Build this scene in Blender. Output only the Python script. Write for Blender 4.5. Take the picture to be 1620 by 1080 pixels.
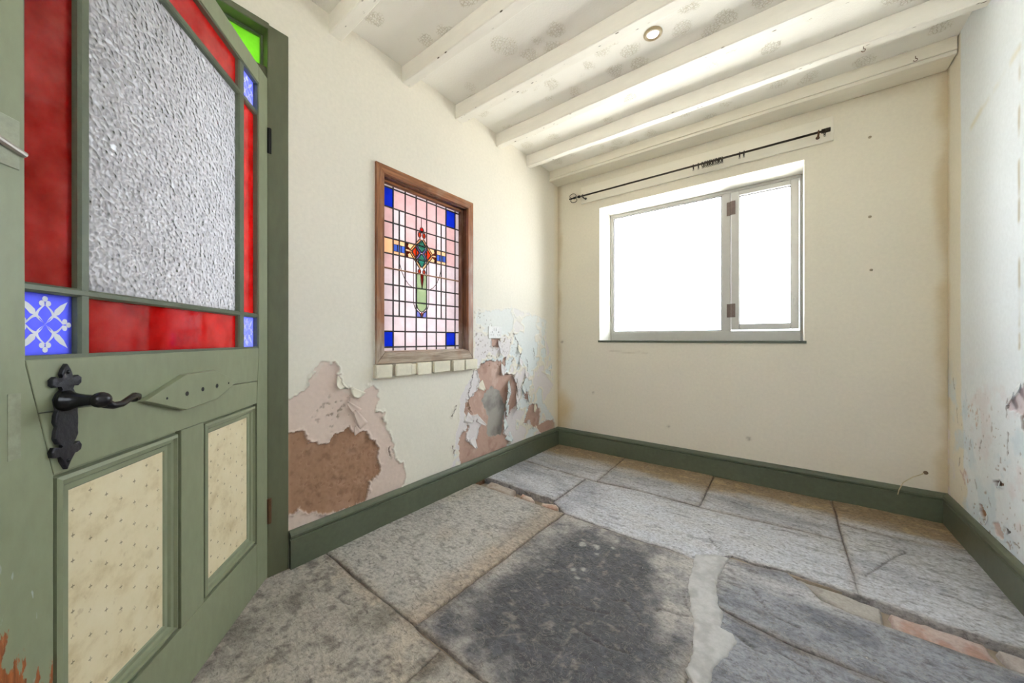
import bpy, bmesh, math, random
import numpy as np
from mathutils import Vector, Matrix

for o in list(bpy.data.objects): bpy.data.objects.remove(o)
scene = bpy.context.scene
COL = scene.collection
random.seed(7)

# ------------------------------------------------------------------ camera
cam_data = bpy.data.cameras.new('camera')
cam_data.sensor_width = 36.0
cam_data.lens = 560.0 / 1620.0 * 36.0
cam_data.shift_y = -3.72 / 1620.0
cam_data.clip_start = 0.02
cam = bpy.data.objects.new('camera', cam_data); COL.objects.link(cam)
cam.location = (1.6475, -2.8462, 0.96)
cam.rotation_euler = (math.radians(90), 0, math.radians(37.423))
scene.camera = cam

# ------------------------------------------------------------------ sky and exposure
world = bpy.data.worlds.new('overcast_sky'); scene.world = world
world.use_nodes = True
bg = world.node_tree.nodes['Background']
bg.inputs['Color'].default_value = (0.87, 0.935, 1.0, 1)
bg.inputs['Strength'].default_value = 4.0
sun_data = bpy.data.lights.new('sun', 'SUN'); sun_data.energy = 18.0; sun_data.angle = math.radians(3); sun_data.color = (1.0, .985, .96)
sun = bpy.data.objects.new('sun', sun_data); COL.objects.link(sun)
sun.rotation_euler = (0, math.radians(42), 0)      # hazy sun added along the back wall: lights outside ground to bounce light in
vs = scene.view_settings
vs.view_transform = 'Standard'; vs.look = 'None'; vs.gamma = 1.0; vs.use_curve_mapping = False
vs.exposure = 1.54
try:
    scene.cycles.max_bounces = 14; scene.cycles.diffuse_bounces = 8
    scene.cycles.transparent_max_bounces = 16
except Exception: pass

# ------------------------------------------------------------------ dimensions (metres)
W = 2.3306            # back wall length
ZB, ZC = 2.357, 2.447 # underside of the beams, ceiling
YF = -3.60            # wall behind the camera
SKT, SKH = 0.022, 0.156

# ------------------------------------------------------------------ helpers
def lin(r, g, b):
    f = lambda c: ((c/255)/12.92 if c/255 <= .04045 else (((c/255)+.055)/1.055)**2.4)
    return (f(r), f(g), f(b), 1.0)

def link(o, parent=None):
    COL.objects.link(o)
    if parent: o.parent = parent
    return o

def obj(name, bm, mat, parent=None, smooth=False, recalc=True):
    if recalc: bmesh.ops.recalc_face_normals(bm, faces=bm.faces[:])
    me = bpy.data.meshes.new(name); bm.to_mesh(me); bm.free()
    if smooth:
        for p in me.polygons: p.use_smooth = True
    me.materials.append(mat)
    return link(bpy.data.objects.new(name, me), parent)

def share(name, me, parent, loc=(0,0,0), rot=(0,0,0), sc=(1,1,1)):
    o = bpy.data.objects.new(name, me); o.location = loc; o.rotation_euler = rot; o.scale = sc
    return link(o, parent)

def empty(name, loc=(0,0,0), rz=0):
    o = bpy.data.objects.new(name, None); o.location = loc; o.rotation_euler = (0,0,rz)
    o.empty_display_size = .05
    return link(o)

def tag(o, label=None, cat=None, group=None, kind=None):
    if label: o['label'] = label
    if cat: o['category'] = cat
    if group: o['group'] = group
    if kind: o['kind'] = kind
    return o

def add_box(bm, x0, x1, y0, y1, z0, z1, bev=0, seg=1):
    v = [bm.verts.new((x, y, z)) for x in (x0, x1) for y in (y0, y1) for z in (z0, z1)]
    fs = [bm.faces.new([v[i] for i in q]) for q in ((0,1,3,2),(4,6,7,5),(0,4,5,1),(2,3,7,6),(0,2,6,4),(1,5,7,3))]
    if bev:
        es = list({e for f in fs for e in f.edges})
        bmesh.ops.bevel(bm, geom=es, offset=bev, segments=seg, affect='EDGES', profile=.5)
    return bm

def box(*a, **k): return add_box(bmesh.new(), *a, **k)

def add_prism(bm, pts, fn, d0, d1, bev=0):
    """pts: 2-D outline; fn(u,v,d) -> 3-D; extruded from depth d0 to d1 (d1 is the visible side)"""
    a = [bm.verts.new(fn(u, v, d0)) for u, v in pts]; b = [bm.verts.new(fn(u, v, d1)) for u, v in pts]
    n = len(pts)
    f1 = bm.faces.new(a[::-1]); f2 = bm.faces.new(b)
    for i in range(n): bm.faces.new((a[i], a[(i+1) % n], b[(i+1) % n], b[i]))
    if bev: bmesh.ops.bevel(bm, geom=list(f2.edges), offset=bev, segments=2, affect='EDGES', profile=.5)
    return bm

def prism(*a, **k): return add_prism(bmesh.new(), *a, **k)

def add_tube(bm, pts, r, seg=8, closed=False, caps=True):
    pts = [Vector(p) for p in pts]; n = len(pts); rs = r if isinstance(r, (list, tuple)) else [r]*n
    rings = []; up = None
    for i, p in enumerate(pts):
        if closed: t = pts[(i+1) % n]-pts[i-1]
        else: t = pts[min(i+1, n-1)]-pts[max(i-1, 0)]
        t.normalize()
        if up is None: up = Vector((0,0,1)) if abs(t.z) < .9 else Vector((1,0,0))
        a = t.cross(up)
        if a.length < 1e-6: a = t.orthogonal()
        a.normalize(); b = a.cross(t).normalized(); up = b
        rings.append([bm.verts.new(p+(a*math.cos(k*2*math.pi/seg)+b*math.sin(k*2*math.pi/seg))*rs[i]) for k in range(seg)])
    m = n if closed else n-1
    for i in range(m):
        A, B = rings[i], rings[(i+1) % n]
        for k in range(seg): bm.faces.new((A[k], A[(k+1) % seg], B[(k+1) % seg], B[k]))
    if caps and not closed: bm.faces.new(rings[0][::-1]); bm.faces.new(rings[-1])
    return bm

def add_lathe(bm, prof, M=Matrix.Identity(4), seg=20):
    """prof: (r, h) pairs along local z"""
    rings = []
    for r, h in prof:
        rings.append([bm.verts.new(M @ Vector((max(r,1e-5)*math.cos(k*2*math.pi/seg), max(r,1e-5)*math.sin(k*2*math.pi/seg), h))) for k in range(seg)])
    for A, B in zip(rings, rings[1:]):
        for k in range(seg): bm.faces.new((A[k], A[(k+1) % seg], B[(k+1) % seg], B[k]))
    bm.faces.new(rings[0][::-1]); bm.faces.new(rings[-1])
    return bm

def axis_m(loc, d):
    return Matrix.Translation(Vector(loc)) @ Vector((0,0,1)).rotation_difference(Vector(d).normalized()).to_matrix().to_4x4()

def add_ball(bm, c, r, sx=1, sy=1, sz=1, u=12, v=8):
    bmesh.ops.create_uvsphere(bm, u_segments=u, v_segments=v, radius=r, matrix=Matrix.Translation(Vector(c)) @ Matrix.Diagonal((sx, sy, sz, 1)))
    return bm

# ---- numpy noise / distance fields
def _h(ix, iy, s):
    v = np.sin(ix*127.1+iy*311.7+s*74.7)*43758.5453
    return v-np.floor(v)
def vnoise(x, y, s=0):
    ix, iy = np.floor(x), np.floor(y); fx, fy = x-ix, y-iy
    fx = fx*fx*(3-2*fx); fy = fy*fy*(3-2*fy)
    a = _h(ix, iy, s); b = _h(ix+1, iy, s); c = _h(ix, iy+1, s); d = _h(ix+1, iy+1, s)
    return (a*(1-fx)+b*fx)*(1-fy)+(c*(1-fx)+d*fx)*fy
def fbm(x, y, o=4, s=0):
    r = 0; a = .5; t = 0
    for i in range(o):
        r = r+a*vnoise(x, y, s+i*13); t += a; x, y = x*2.03+17.1, y*2.03+9.2; a *= .55
    return r/t*2-1
def sstep(a, b, x):
    t = np.clip((x-a)/(b-a), 0, 1); return t*t*(3-2*t)
def seg_dist(x, y, line):
    d = np.full(x.shape, 9.0)
    for (ax, ay), (bx, by) in zip(line, line[1:]):
        dx, dy = bx-ax, by-ay; L = dx*dx+dy*dy+1e-12
        t = np.clip(((x-ax)*dx+(y-ay)*dy)/L, 0, 1)
        d = np.minimum(d, np.hypot(x-ax-t*dx, y-ay-t*dy))
    return d
def sdf(x, y, poly):
    d = seg_dist(x, y, list(poly)+[poly[0]]); ins = np.zeros(x.shape, bool)
    for (ax, ay), (bx, by) in zip(poly, list(poly[1:])+[poly[0]]):
        c = (ay > y) != (by > y)
        ins ^= c & (x < (bx-ax)*(y-ay)/((by-ay) if by != ay else 1e-9)+ax)
    return np.where(ins, -d, d)
def blend(col, c, m):
    m = np.clip(m, 0, 1)[..., None]; return col*(1-m)+np.array(c[:3])*m

def grid_obj(name, P, colr, mat, parent=None, keep=None, smooth=True, flip=False):
    """P: (n,m,3) vertex grid; colr: (n,m,3) linear colours stored in attribute 'col'; keep: (n-1,m-1) mask of cells"""
    n, m = P.shape[:2]
    idx = np.arange(n*m).reshape(n, m)
    q = np.stack([idx[:-1,:-1], idx[1:,:-1], idx[1:,1:], idx[:-1,1:]], -1)
    q = q[keep] if keep is not None else q.reshape(-1, 4)
    if flip: q = q[:, ::-1]
    used = np.zeros(n*m, bool); used[q.ravel()] = True
    remap = np.cumsum(used)-1; q = remap[q]
    V = P.reshape(-1, 3)[used]; Cc = colr.reshape(-1, 3)[used]
    me = bpy.data.meshes.new(name)
    me.vertices.add(len(V)); me.vertices.foreach_set('co', V.astype(np.float32).ravel())
    me.loops.add(q.size); me.loops.foreach_set('vertex_index', q.astype(np.int32).ravel())
    me.polygons.add(len(q)); me.polygons.foreach_set('loop_start', np.arange(0, q.size, 4, dtype=np.int32))
    me.update(calc_edges=True); me.validate()
    if smooth: me.polygons.foreach_set('use_smooth', np.ones(len(me.polygons), bool))
    at = me.attributes.new('col', 'FLOAT_COLOR', 'POINT')
    at.data.foreach_set('color', np.concatenate([Cc, np.ones((len(Cc), 1))], 1).astype(np.float32).ravel())
    me.materials.append(mat)
    return link(bpy.data.objects.new(name, me), parent)

# ------------------------------------------------------------------ materials
class NT:
    def __init__(s, name):
        s.m = bpy.data.materials.new(name); s.m.use_nodes = True; s.t = s.m.node_tree
        s.b = s.t.nodes['Principled BSDF']; s.out = s.t.nodes['Material Output']
    def n(s, typ, ins=None, **pr):
        nd = s.t.nodes.new('ShaderNode'+typ)
        for k, v in pr.items(): setattr(nd, k, v)
        for k, v in (ins or {}).items():
            if hasattr(v, 'is_output'): s.t.links.new(v, nd.inputs[k])
            else: nd.inputs[k].default_value = v
        return nd
    def put(s, k, v):
        if hasattr(v, 'is_output'): s.t.links.new(v, s.b.inputs[k])
        else: s.b.inputs[k].default_value = v
    def coord(s, scale=(1,1,1), kind='Object'):
        c = s.n('TexCoord').outputs[kind]
        return s.n('Mapping', {'Vector': c, 'Scale': scale}).outputs[0]
    def noise(s, scale, detail=4, rough=.55, vec=None, dist=0):
        return s.n('TexNoise', {'Vector': vec or s.coord(), 'Scale': scale, 'Detail': detail, 'Roughness': rough, 'Distortion': dist}).outputs['Fac']
    def ramp(s, f, stops):
        r = s.n('ValToRGB', {'Fac': f}); e = r.color_ramp.elements
        while len(e) < len(stops): e.new(.5)
        for el, (p, c) in zip(e, stops): el.position = p; el.color = c if len(c) == 4 else (*c, 1)
        return r.outputs[0]
    def rng(s, f, a, b, c=0., d=1.):
        return s.n('MapRange', {'Value': f, 'From Min': a, 'From Max': b, 'To Min': c, 'To Max': d}).outputs[0]
    def mix(s, f, a, b, mode='MIX'):
        nd = s.n('Mix', data_type='RGBA', blend_type=mode)
        for i, v in ((0, f), (6, a), (7, b)):
            if hasattr(v, 'is_output'): s.t.links.new(v, nd.inputs[i])
            else: nd.inputs[i].default_value = v
        return nd.outputs[2]
    def math(s, op, a, b=0.):
        nd = s.n('Math', operation=op)
        for i, v in ((0, a), (1, b)):
            if hasattr(v, 'is_output'): s.t.links.new(v, nd.inputs[i])
            else: nd.inputs[i].default_value = v
        return nd.outputs[0]
    def bump(s, h, strength=.3, dist=.002, normal=None):
        ins = {'Height': h, 'Strength': strength, 'Distance': dist}
        if normal is not None: ins['Normal'] = normal
        return s.n('Bump', ins).outputs[0]
    def xyz(s):
        return s.n('SeparateXYZ', {'Vector': s.n('TexCoord').outputs['Object']}).outputs

def grey(v): return (v, v, v, 1)

def m_attr(name, rough=.7, fine=90, var=.10, bump=.25, bdist=.0015, big=3):
    t = NT(name); a = t.n('Attribute', attribute_name='col').outputs['Color']
    n1 = t.noise(fine, 5, .65); n2 = t.noise(big, 3)
    c = t.mix(1., a, t.ramp(n1, [(.25, grey(1-var)), (.75, grey(1+var*.5))]), 'MULTIPLY')
    c = t.mix(1., c, t.ramp(n2, [(.3, grey(1-var*.5)), (.7, grey(1.))]), 'MULTIPLY')
    t.put('Base Color', c); t.put('Roughness', rough); t.put('Normal', t.bump(n1, bump, bdist))
    return t.m

def m_paint(name, col, rough=.45, var=.12, bump=.15, scale=35, specks=None, stretch=(1,1,1)):
    t = NT(name); v = t.coord(stretch)
    n1 = t.noise(scale, 5, .6, v); n2 = t.noise(4, 3, .5, v)
    c = t.mix(1., col, t.ramp(n1, [(.25, grey(1-var)), (.75, grey(1+var*.4))]), 'MULTIPLY')
    c = t.mix(1., c, t.ramp(n2, [(.3, grey(1-var)), (.7, grey(1.))]), 'MULTIPLY')
    if specks:
        sc, th, sx = specks
        vo = t.n('TexVoronoi', {'Vector': t.coord(sx), 'Scale': sc}).outputs['Distance']
        gate = t.rng(t.noise(7, 2), .44, .52)
        k = t.math('MULTIPLY', t.math('MULTIPLY', t.rng(vo, th, th*.6), gate), t.rng(t.xyz()[2], 2.366, 2.360))
        c = t.mix(k, c, lin(88, 74, 58))
    t.put('Base Color', c); t.put('Roughness', rough); t.put('Normal', t.bump(n1, bump, .001))
    return t.m

def m_wood(name, c1, c2, c3, axis=2, rough=.5, weather=False):
    t = NT(name); sc = [14, 14, 14]; sc[axis] = 1.2
    v = t.coord(tuple(sc)); n = t.noise(4, 6, .6, v, .6)
    c = t.ramp(n, [(.28, c1), (.5, c2), (.72, c3)])
    if weather:
        x, y, z = t.xyz()
        f = t.math('ADD', t.rng(z, .26, .02), t.rng(t.noise(9, 4), .3, .7, -.35, .35))
        g = t.ramp(n, [(.3, lin(118, 98, 82)), (.55, lin(172, 155, 138)), (.75, lin(196, 182, 165))])
        c = t.mix(t.n('Clamp', {'Value': f}).outputs[0], c, g)
    t.put('Base Color', c); t.put('Roughness', rough); t.put('Normal', t.bump(n, .3, .001))
    return t.m

def m_plain(name, col, rough=.5, metal=0., bump=0, scale=60, emit=None):
    t = NT(name)
    n = t.noise(scale, 4)
    t.put('Base Color', t.mix(1., col, t.ramp(n, [(.3, grey(.85)), (.7, grey(1.))]), 'MULTIPLY'))
    t.put('Roughness', rough); t.put('Metallic', metal)
    if bump: t.put('Normal', t.bump(n, bump, .002))
    if emit: t.put('Emission Color', emit[0]); t.put('Emission Strength', emit[1])
    return t.m

def m_glass(name, col, clear=.25, gloss=.12, rough=.04, bump=0, scale=200, dirt=.3, hammered=False, tcol=None, haze=0.):
    """old coloured glass: scatters light through (translucent) with some straight view and surface reflection"""
    t = NT(name); t.t.nodes.remove(t.b)
    n = t.noise(18, 5, .6)
    c = t.mix(1., col, t.ramp(n, [(.3, grey(1-dirt)), (.7, grey(1.))]), 'MULTIPLY')
    nrm = None
    if hammered:
        vo = t.n('TexVoronoi', {'Vector': t.coord(), 'Scale': scale}, feature='SMOOTH_F1').outputs['Distance']
        nrm = t.bump(t.math('MULTIPLY', t.math('POWER', vo, 1.5), -1.), bump, .0075); c = t.mix(1., c, t.ramp(vo, [(.3, grey(1.)), (.85, grey(.92))]), 'MULTIPLY')
    elif bump: nrm = t.bump(t.noise(scale, 3), bump, .002)
    k = {'Normal': nrm} if nrm is not None else {}
    tr = t.n('BsdfTranslucent', {'Color': c, **k}).outputs[0]
    tp = t.n('BsdfTransparent', {'Color': tcol or col}).outputs[0]
    gl = t.n('BsdfGlossy', {'Color': grey(1.), 'Roughness': rough, **k}).outputs[0]
    a = t.n('MixShader', {0: clear, 1: tr, 2: tp}).outputs[0]
    if haze: a = t.n('MixShader', {0: t.rng(n, .35, .7, 0., haze*2), 1: a, 2: t.n('BsdfDiffuse', {'Color': grey(.75)}).outputs[0]}).outputs[0]
    fr = t.n('LayerWeight', {'Blend': gloss, **k}).outputs['Fresnel']
    b = t.n('MixShader', {0: fr, 1: a, 2: gl}).outputs[0]
    t.t.links.new(b, t.out.inputs['Surface'])
    return t.m

def m_clear(name):
    t = NT(name); t.t.nodes.remove(t.b)
    tp = t.n('BsdfTransparent', {'Color': (.97, .98, .98, 1)}).outputs[0]
    gl = t.n('BsdfGlossy', {'Roughness': .02}).outputs[0]
    fr = t.n('LayerWeight', {'Blend': .1}).outputs['Fresnel']
    t.t.links.new(t.n('MixShader', {0: fr, 1: tp, 2: gl}).outputs[0], t.out.inputs['Surface'])
    return t.m

def m_stone(name):
    t = NT(name); a = t.n('Attribute', attribute_name='col').outputs['Color']
    v = t.coord(); n1 = t.noise(70, 6, .7, v); n2 = t.noise(260, 3, .7, v); n3 = t.noise(22, 5, .65, t.coord((1,2.2,1)), 1.2)
    c = t.mix(1., a, t.ramp(n1, [(.3, grey(.52)), (.5, grey(.98)), (.72, grey(1.28))]), 'MULTIPLY')
    c = t.mix(1., c, t.ramp(n3, [(.36, grey(.78)), (.5, grey(1.)), (.68, grey(1.1))]), 'MULTIPLY')
    c = t.mix(t.rng(n2, .66, .74, 0, .5), c, lin(66, 62, 58))
    c = t.mix(t.rng(n2, .34, .26, 0, .5), c, lin(206, 200, 190))
    fl = t.noise(34, 5, .65, t.coord((1, 1.8, 1)), .8)
    c = t.mix(t.rng(fl, .57, .66, 0, .55), c, lin(74, 70, 66))
    rd = t.math('ABSOLUTE', t.math('SUBTRACT', t.noise(15, 5, .6, v, 1.5), .5))
    c = t.mix(t.rng(rd, .014, .0, 0, .38), c, lin(186, 178, 164))
    lum = t.n('RGBToBW', {'Color': a}).outputs[0]
    t.put('Base Color', c); t.put('Roughness', t.rng(lum, .05, .35, .36, .6))
    h = t.math('ADD', t.math('MULTIPLY', n3, 1.6), n1)
    t.put('Normal', t.bump(h, .8, .007))
    t.put('Specular IOR Level', .5)
    return t.m

GREEN = lin(141, 148, 120)
M = {}
M['wallskin'] = m_attr('flaking_wall_paint', .75, 55, .06, .16, .002)
M['plaster'] = m_plain('brown_plaster', lin(160, 122, 98), .9, bump=.4)
M['stone'] = m_stone('flagstone')
M['bed'] = m_plain('sandy_mortar', lin(164, 150, 133), .95, bump=.5)
M['cement'] = m_attr('cement', .7, 60, .16, .4, .003)
M['brick'] = m_attr('old_brick', .8, 90, .25, .6, .003)
M['beam'] = m_paint('white_beam_paint', lin(241, 237, 227), .55, .06, .25, 30, specks=(44, .19, (.4, 1.2, 1)), stretch=(.3,1,1))
M['boardwhite'] = m_paint('cream_board_paint', lin(235, 229, 213), .5, .06, .15, 30, stretch=(.2,1,1))
M['skirt'] = m_paint('dark_green_skirting', lin(97, 105, 86), .36, .16, .15, 40)
M['green'] = m_paint('sage_green_paint', GREEN, .42, .10, .15, 45, stretch=(1,1,.4))
M['frame_green'] = m_paint('olive_frame_paint', lin(102, 106, 82), .45, .14, .2, 40, stretch=(1,1,.3))
M['bar'] = m_paint('dark_green_bar_paint', lin(98, 108, 88), .4, .14, .15, 60)
M['white'] = m_paint('white_gloss', lin(192, 190, 184), .35, .05, .06, 30)
M['sillgreen'] = m_paint('green_sill_paint', lin(92, 100, 82), .45, .12, .1, 40)
M['wood'] = m_wood('varnished_pine', lin(96, 58, 36), lin(146, 94, 60), lin(170, 116, 78), 2, .4, True)
M['woodh'] = m_wood('varnished_pine_rail', lin(96, 58, 36), lin(146, 94, 60), lin(170, 116, 78), 1, .4, True)
M['woodd'] = m_wood('dark_pine_lining', lin(70, 42, 28), lin(104, 66, 44), lin(128, 84, 56), 2, .4, True)
M['iron'] = m_plain('black_iron', lin(52, 52, 58), .3, .5, 1., 75)
M['blackiron'] = m_plain('smooth_black_iron', lin(26, 26, 30), .25, .4)
M['rod'] = m_plain('bronze_rod', lin(66, 58, 48), .45, .6)
M['rust'] = m_plain('rusty_metal', lin(112, 80, 58), .6, .5)
M['brass'] = m_plain('brown_hinge', lin(122, 106, 98), .5, .4)
M['lead'] = m_plain('lead_came', lin(58, 55, 56), .6)
M['plastic'] = m_plain('white_plastic', lin(226, 224, 222), .3)
M['black'] = m_plain('dark_slot', lin(30, 28, 28), .7)
M['mortar'] = m_plain('mortar', lin(176, 166, 146), .95, bump=.4)
M['whitebrick'] = m_paint('cream_painted_brick', lin(232, 225, 205), .6, .10, .5, 50)
M['clear'] = m_clear('window_glass')
M['red'] = m_glass('ruby_glass', lin(206, 30, 30), .35, .26, .04, 0, dirt=.4, haze=.02)
M['blue'] = m_glass('blue_glass', lin(150, 158, 250), .05, .12, .08, 0, dirt=.2)
M['obscure'] = m_glass('hammered_obscure_glass', lin(206, 208, 213), .03, .35, .10, 1.0, 100, dirt=.12, hammered=True)
M['gtrans'] = m_glass('green_glass', lin(150, 202, 96), .3, .1, .05, 0, dirt=.2)
M['motif'] = m_glass('white_glass_paint', lin(240, 243, 250), 0., .05, .3)
M['decal'] = m_plain('white_enamel', lin(240, 243, 248), .4)
for k, c, cl in (('g_pink', (218, 201, 204), .08), ('g_lilac', (218, 213, 219), .08), ('g_clear', (220, 217, 222), .08), ('g_blue', (70, 104, 216), .05),
                 ('g_teal', (122, 200, 182), .8), ('g_orange', (238, 140, 104), .8), ('g_red', (228, 84, 78), .8), ('g_cream', (252, 236, 200), .8),
                 ('g_green', (214, 236, 204), .8), ('g_brown', (150, 92, 72), .7), ('g_peri', (186, 196, 248), .8), ('g_tan', (236, 208, 182), .1), ('g_square', (120, 150, 214), .1)):
    M[k] = m_glass(k.replace('g_', 'leaded_glass_'), lin(*c), cl, .1, .08, .5 if k in ('g_clear', 'g_teal', 'g_green') else .12, 140, dirt=.15)

def m_wallpaper():
    t = NT('sprigged_wallpaper'); x, y, z = t.xyz()
    def frac(v): return t.math('FRACT', v)
    cx = t.math('DIVIDE', x, .035); col = t.math('FLOOR', cx)
    odd = t.math('MODULO', col, 2.)
    fx = t.math('SUBTRACT', frac(cx), .5)
    fz = t.math('SUBTRACT', frac(t.math('ADD', t.math('DIVIDE', z, .0487), t.math('MULTIPLY', odd, .5))), .5)
    ax = t.math('MULTIPLY', t.math('ABSOLUTE', fx), .035); az = t.math('MULTIPLY', fz, .0487)
    stem = t.math('LESS_THAN', t.math('ADD', t.math('MULTIPLY', ax, 5.), t.math('ABSOLUTE', az)), .0062)
    d = t.math('SQRT', t.math('ADD', t.math('POWER', t.math('SUBTRACT', ax, .0024), 2.), t.math('POWER', t.math('SUBTRACT', az, -.0005), 2.)))
    mk = t.math('MAXIMUM', stem, t.math('LESS_THAN', d, .0014))
    mk = t.math('MULTIPLY', mk, t.rng(t.noise(160, 3), .35, .5))
    n = t.noise(14, 5, .65)
    c = t.ramp(n, [(.3, lin(206, 188, 150)), (.5, lin(226, 212, 178)), (.75, lin(232, 220, 190))])
    c = t.mix(t.math('MULTIPLY', mk, .8), c, lin(108, 92, 70))
    c = t.mix(t.rng(t.noise(40, 4), .66, .72, 0, .35), c, lin(180, 156, 118))
    t.put('Base Color', c); t.put('Roughness', .75); t.put('Normal', t.bump(n, .1, .001))
    return t.m
M['wallpaper'] = m_wallpaper()

def m_ceiling():
    t = NT('embossed_ceiling_paper'); v = t.coord()
    vo = t.n('TexVoronoi', {'Vector': v, 'Scale': 7.}).outputs['Distance']
    spot = t.n('Clamp', {'Value': t.rng(t.math('ADD', vo, t.math('MULTIPLY', t.math('SUBTRACT', t.noise(16, 3, .6), .5), .55)), .36, .26)}).outputs[0]
    leaf = t.n('TexVoronoi', {'Vector': t.coord((1,1,1)), 'Scale': 75.}, feature='DISTANCE_TO_EDGE').outputs['Distance']
    h = t.math('MULTIPLY', spot, t.rng(leaf, .0, .14, 1., 0.))
    h2 = t.math('ADD', h, t.math('MULTIPLY', t.noise(120, 4), .3))
    c = t.mix(t.math('MULTIPLY', h, .5), lin(244, 241, 233), lin(190, 178, 148))
    c = t.mix(1., c, t.ramp(t.noise(2.5, 3), [(.3, grey(.93)), (.7, grey(1.))]), 'MULTIPLY')
    t.put('Base Color', c); t.put('Roughness', .65); t.put('Normal', t.bump(h2, .7, .004))
    return t.m
M['ceil'] = m_ceiling()

def m_wornstile():
    t = NT('worn_sage_green_paint'); x, y, z = t.xyz()
    n1 = t.noise(45, 5, .6, t.coord((1,1,.4)))
    c = t.mix(1., GREEN, t.ramp(n1, [(.25, grey(.88)), (.75, grey(1.04))]), 'MULTIPLY')
    n = t.noise(16, 5, .6, t.coord((3,1,.8)))
    g = t.math('ADD', t.rng(z, .60, .38, -.22, .26), t.rng(x, .81, .90, -.26, .14))
    k = t.n('Clamp', {'Value': t.rng(t.math('ADD', n, g), .60, .63)}).outputs[0]
    wood = t.ramp(t.noise(40, 5, .6, t.coord((5,1,.5))), [(.3, lin(110, 58, 26)), (.7, lin(184, 104, 52))])
    c = t.mix(k, c, wood)
    ws = t.math('MULTIPLY', t.rng(t.noise(70, 3, .5, t.coord((1,1,.25))), .67, .70), t.rng(z, .75, .5))
    c = t.mix(t.math('MULTIPLY', ws, .6), c, lin(190, 200, 205))
    t.put('Base Color', c); t.put('Roughness', .45); t.put('Normal', t.bump(n1, .15, .001))
    return t.m
M['greenworn'] = m_wornstile()

# ------------------------------------------------------------------ ground outside
g = obj('ground', box(-14, 16, -16, 14, -.30, -.16), m_plain('pale_paving', lin(214, 210, 202), .9), smooth=False)
tag(g, 'pale paved ground outside the room', 'ground', kind='structure')

# ------------------------------------------------------------------ walls
CREAM = np.array(lin(230, 224, 211)[:3])
PINK, BROWN = lin(218, 198, 187), lin(164, 126, 100)
BLUEW, LILAC, PINKB, GREYP = lin(219, 225, 226), lin(224, 218, 219), lin(192, 160, 146), lin(170, 166, 160)

wl = bmesh.new()
for a in ((-.16, -.010, -2.245, -1.80, 0, ZC), (-.16, -.010, -1.17, .30, 0, ZC), (-.16, -.010, -1.80, -1.17, 0, .885), (-.16, -.010, -1.80, -1.17, 1.82, ZC),
          (-.16, -.010, -3.30, -2.245, 2.215, ZC), (-.16, -.010, YF-.15, -3.30, 0, ZC)):
    add_box(wl, a[0], a[1], a[2], a[3], a[4]-.15 if a[4] == 0 else a[4], a[5])
wall_left = tag(obj('wall_left', wl, M['plaster']), 'wall with the leaded window, its cream paint peeling to brown plaster', 'wall', kind='structure')

polys = dict(
 cream_left=[(-2.30,.76),(-2.247,.749),(-2.235,.713),(-2.211,.725),(-2.172,.732),(-2.161,.762),(-2.146,.80),(-2.123,.846),(-2.096,.861),(-2.064,.855),(-2.031,.829),(-2.018,.79),(-2.01,.751),(-1.971,.73),(-1.935,.709),(-1.888,.717),(-1.859,.735),(-1.819,.709),(-1.819,.654),(-1.839,.588),(-1.793,.576),(-1.772,.487),(-1.74,.424),(-1.718,.322),(-1.678,.273),(-1.661,.189),(-1.69,.14),(-1.80,.10),(-2.30,.10)],
 brown_left=[(-2.30,.57),(-2.247,.569),(-2.214,.569),(-2.182,.567),(-2.172,.545),(-2.15,.52),(-2.112,.5),(-2.056,.483),(-2.048,.514),(-2.014,.52),(-1.971,.541),(-1.948,.51),(-1.907,.497),(-1.878,.486),(-1.834,.44),(-1.824,.36),(-1.809,.277),(-1.834,.253),(-1.859,.247),(-1.873,.202),(-1.897,.153),(-2.031,.156),(-2.15,.194),(-2.186,.235),(-2.214,.223),(-2.30,.205)],
 outer=[(-1.104,1.175),(-.986,1.159),(-.719,1.189),(-.348,1.169),(-.175,1.099),(-.205,.957),(-.114,.764),(-.067,.55),(-.234,.395),(-.035,.234),(-.035,.10),(-1.324,.10),(-1.309,.191),(-1.293,.277),(-1.286,.366),(-1.262,.453),(-1.246,.542),(-1.214,.631),(-1.165,.697),(-1.104,.80)],
 p1=[(-1.042,.784),(-.948,.817),(-.827,.799),(-.763,.822),(-.774,.769),(-.816,.705),(-.719,.698),(-.639,.65),(-.615,.563),(-.639,.454),(-.719,.411),(-.763,.364),(-.795,.263),(-.719,.22),(-.719,.172),(-.908,.12),(-1.238,.13),(-1.254,.291),(-1.23,.366),(-1.181,.38),(-1.198,.488),(-1.173,.567),(-1.13,.574),(-1.069,.615),(-1.06,.7),(-1.078,.75)],
 lilac=[(-1.148,.456),(-1.078,.457),(-1.042,.389),(-1.069,.357),(-1.06,.319),(-1.122,.254),(-1.181,.291),(-1.19,.346),(-1.165,.376),(-1.181,.415)],
 grey=[(-.928,.624),(-.848,.589),(-.774,.473),(-.795,.37),(-.816,.254),(-.928,.265),(-.977,.301),(-.957,.399),(-1.023,.535),(-.986,.593)],
 p2=[(-.48,.416),(-.348,.419),(-.292,.342),(-.32,.224),(-.402,.225),(-.454,.294),(-.555,.284),(-.505,.347)],
 p3=[(-.348,.229),(-.263,.244),(-.067,.24),(-.051,.13),(-.263,.13)],
 p4=[(-.531,.539),(-.48,.548),(-.454,.456),(-.518,.48)],
 p6=[(-.938,.968),(-.837,.968),(-.848,.905),(-.928,.9)])

def lines(*parts):
    out = []
    for a, b, st in parts:
        n = max(1, int(round(abs(b-a)/st))); out += list(np.linspace(a, b, n+1)[:-1])
    return np.array(out+[parts[-1][1]])

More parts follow.
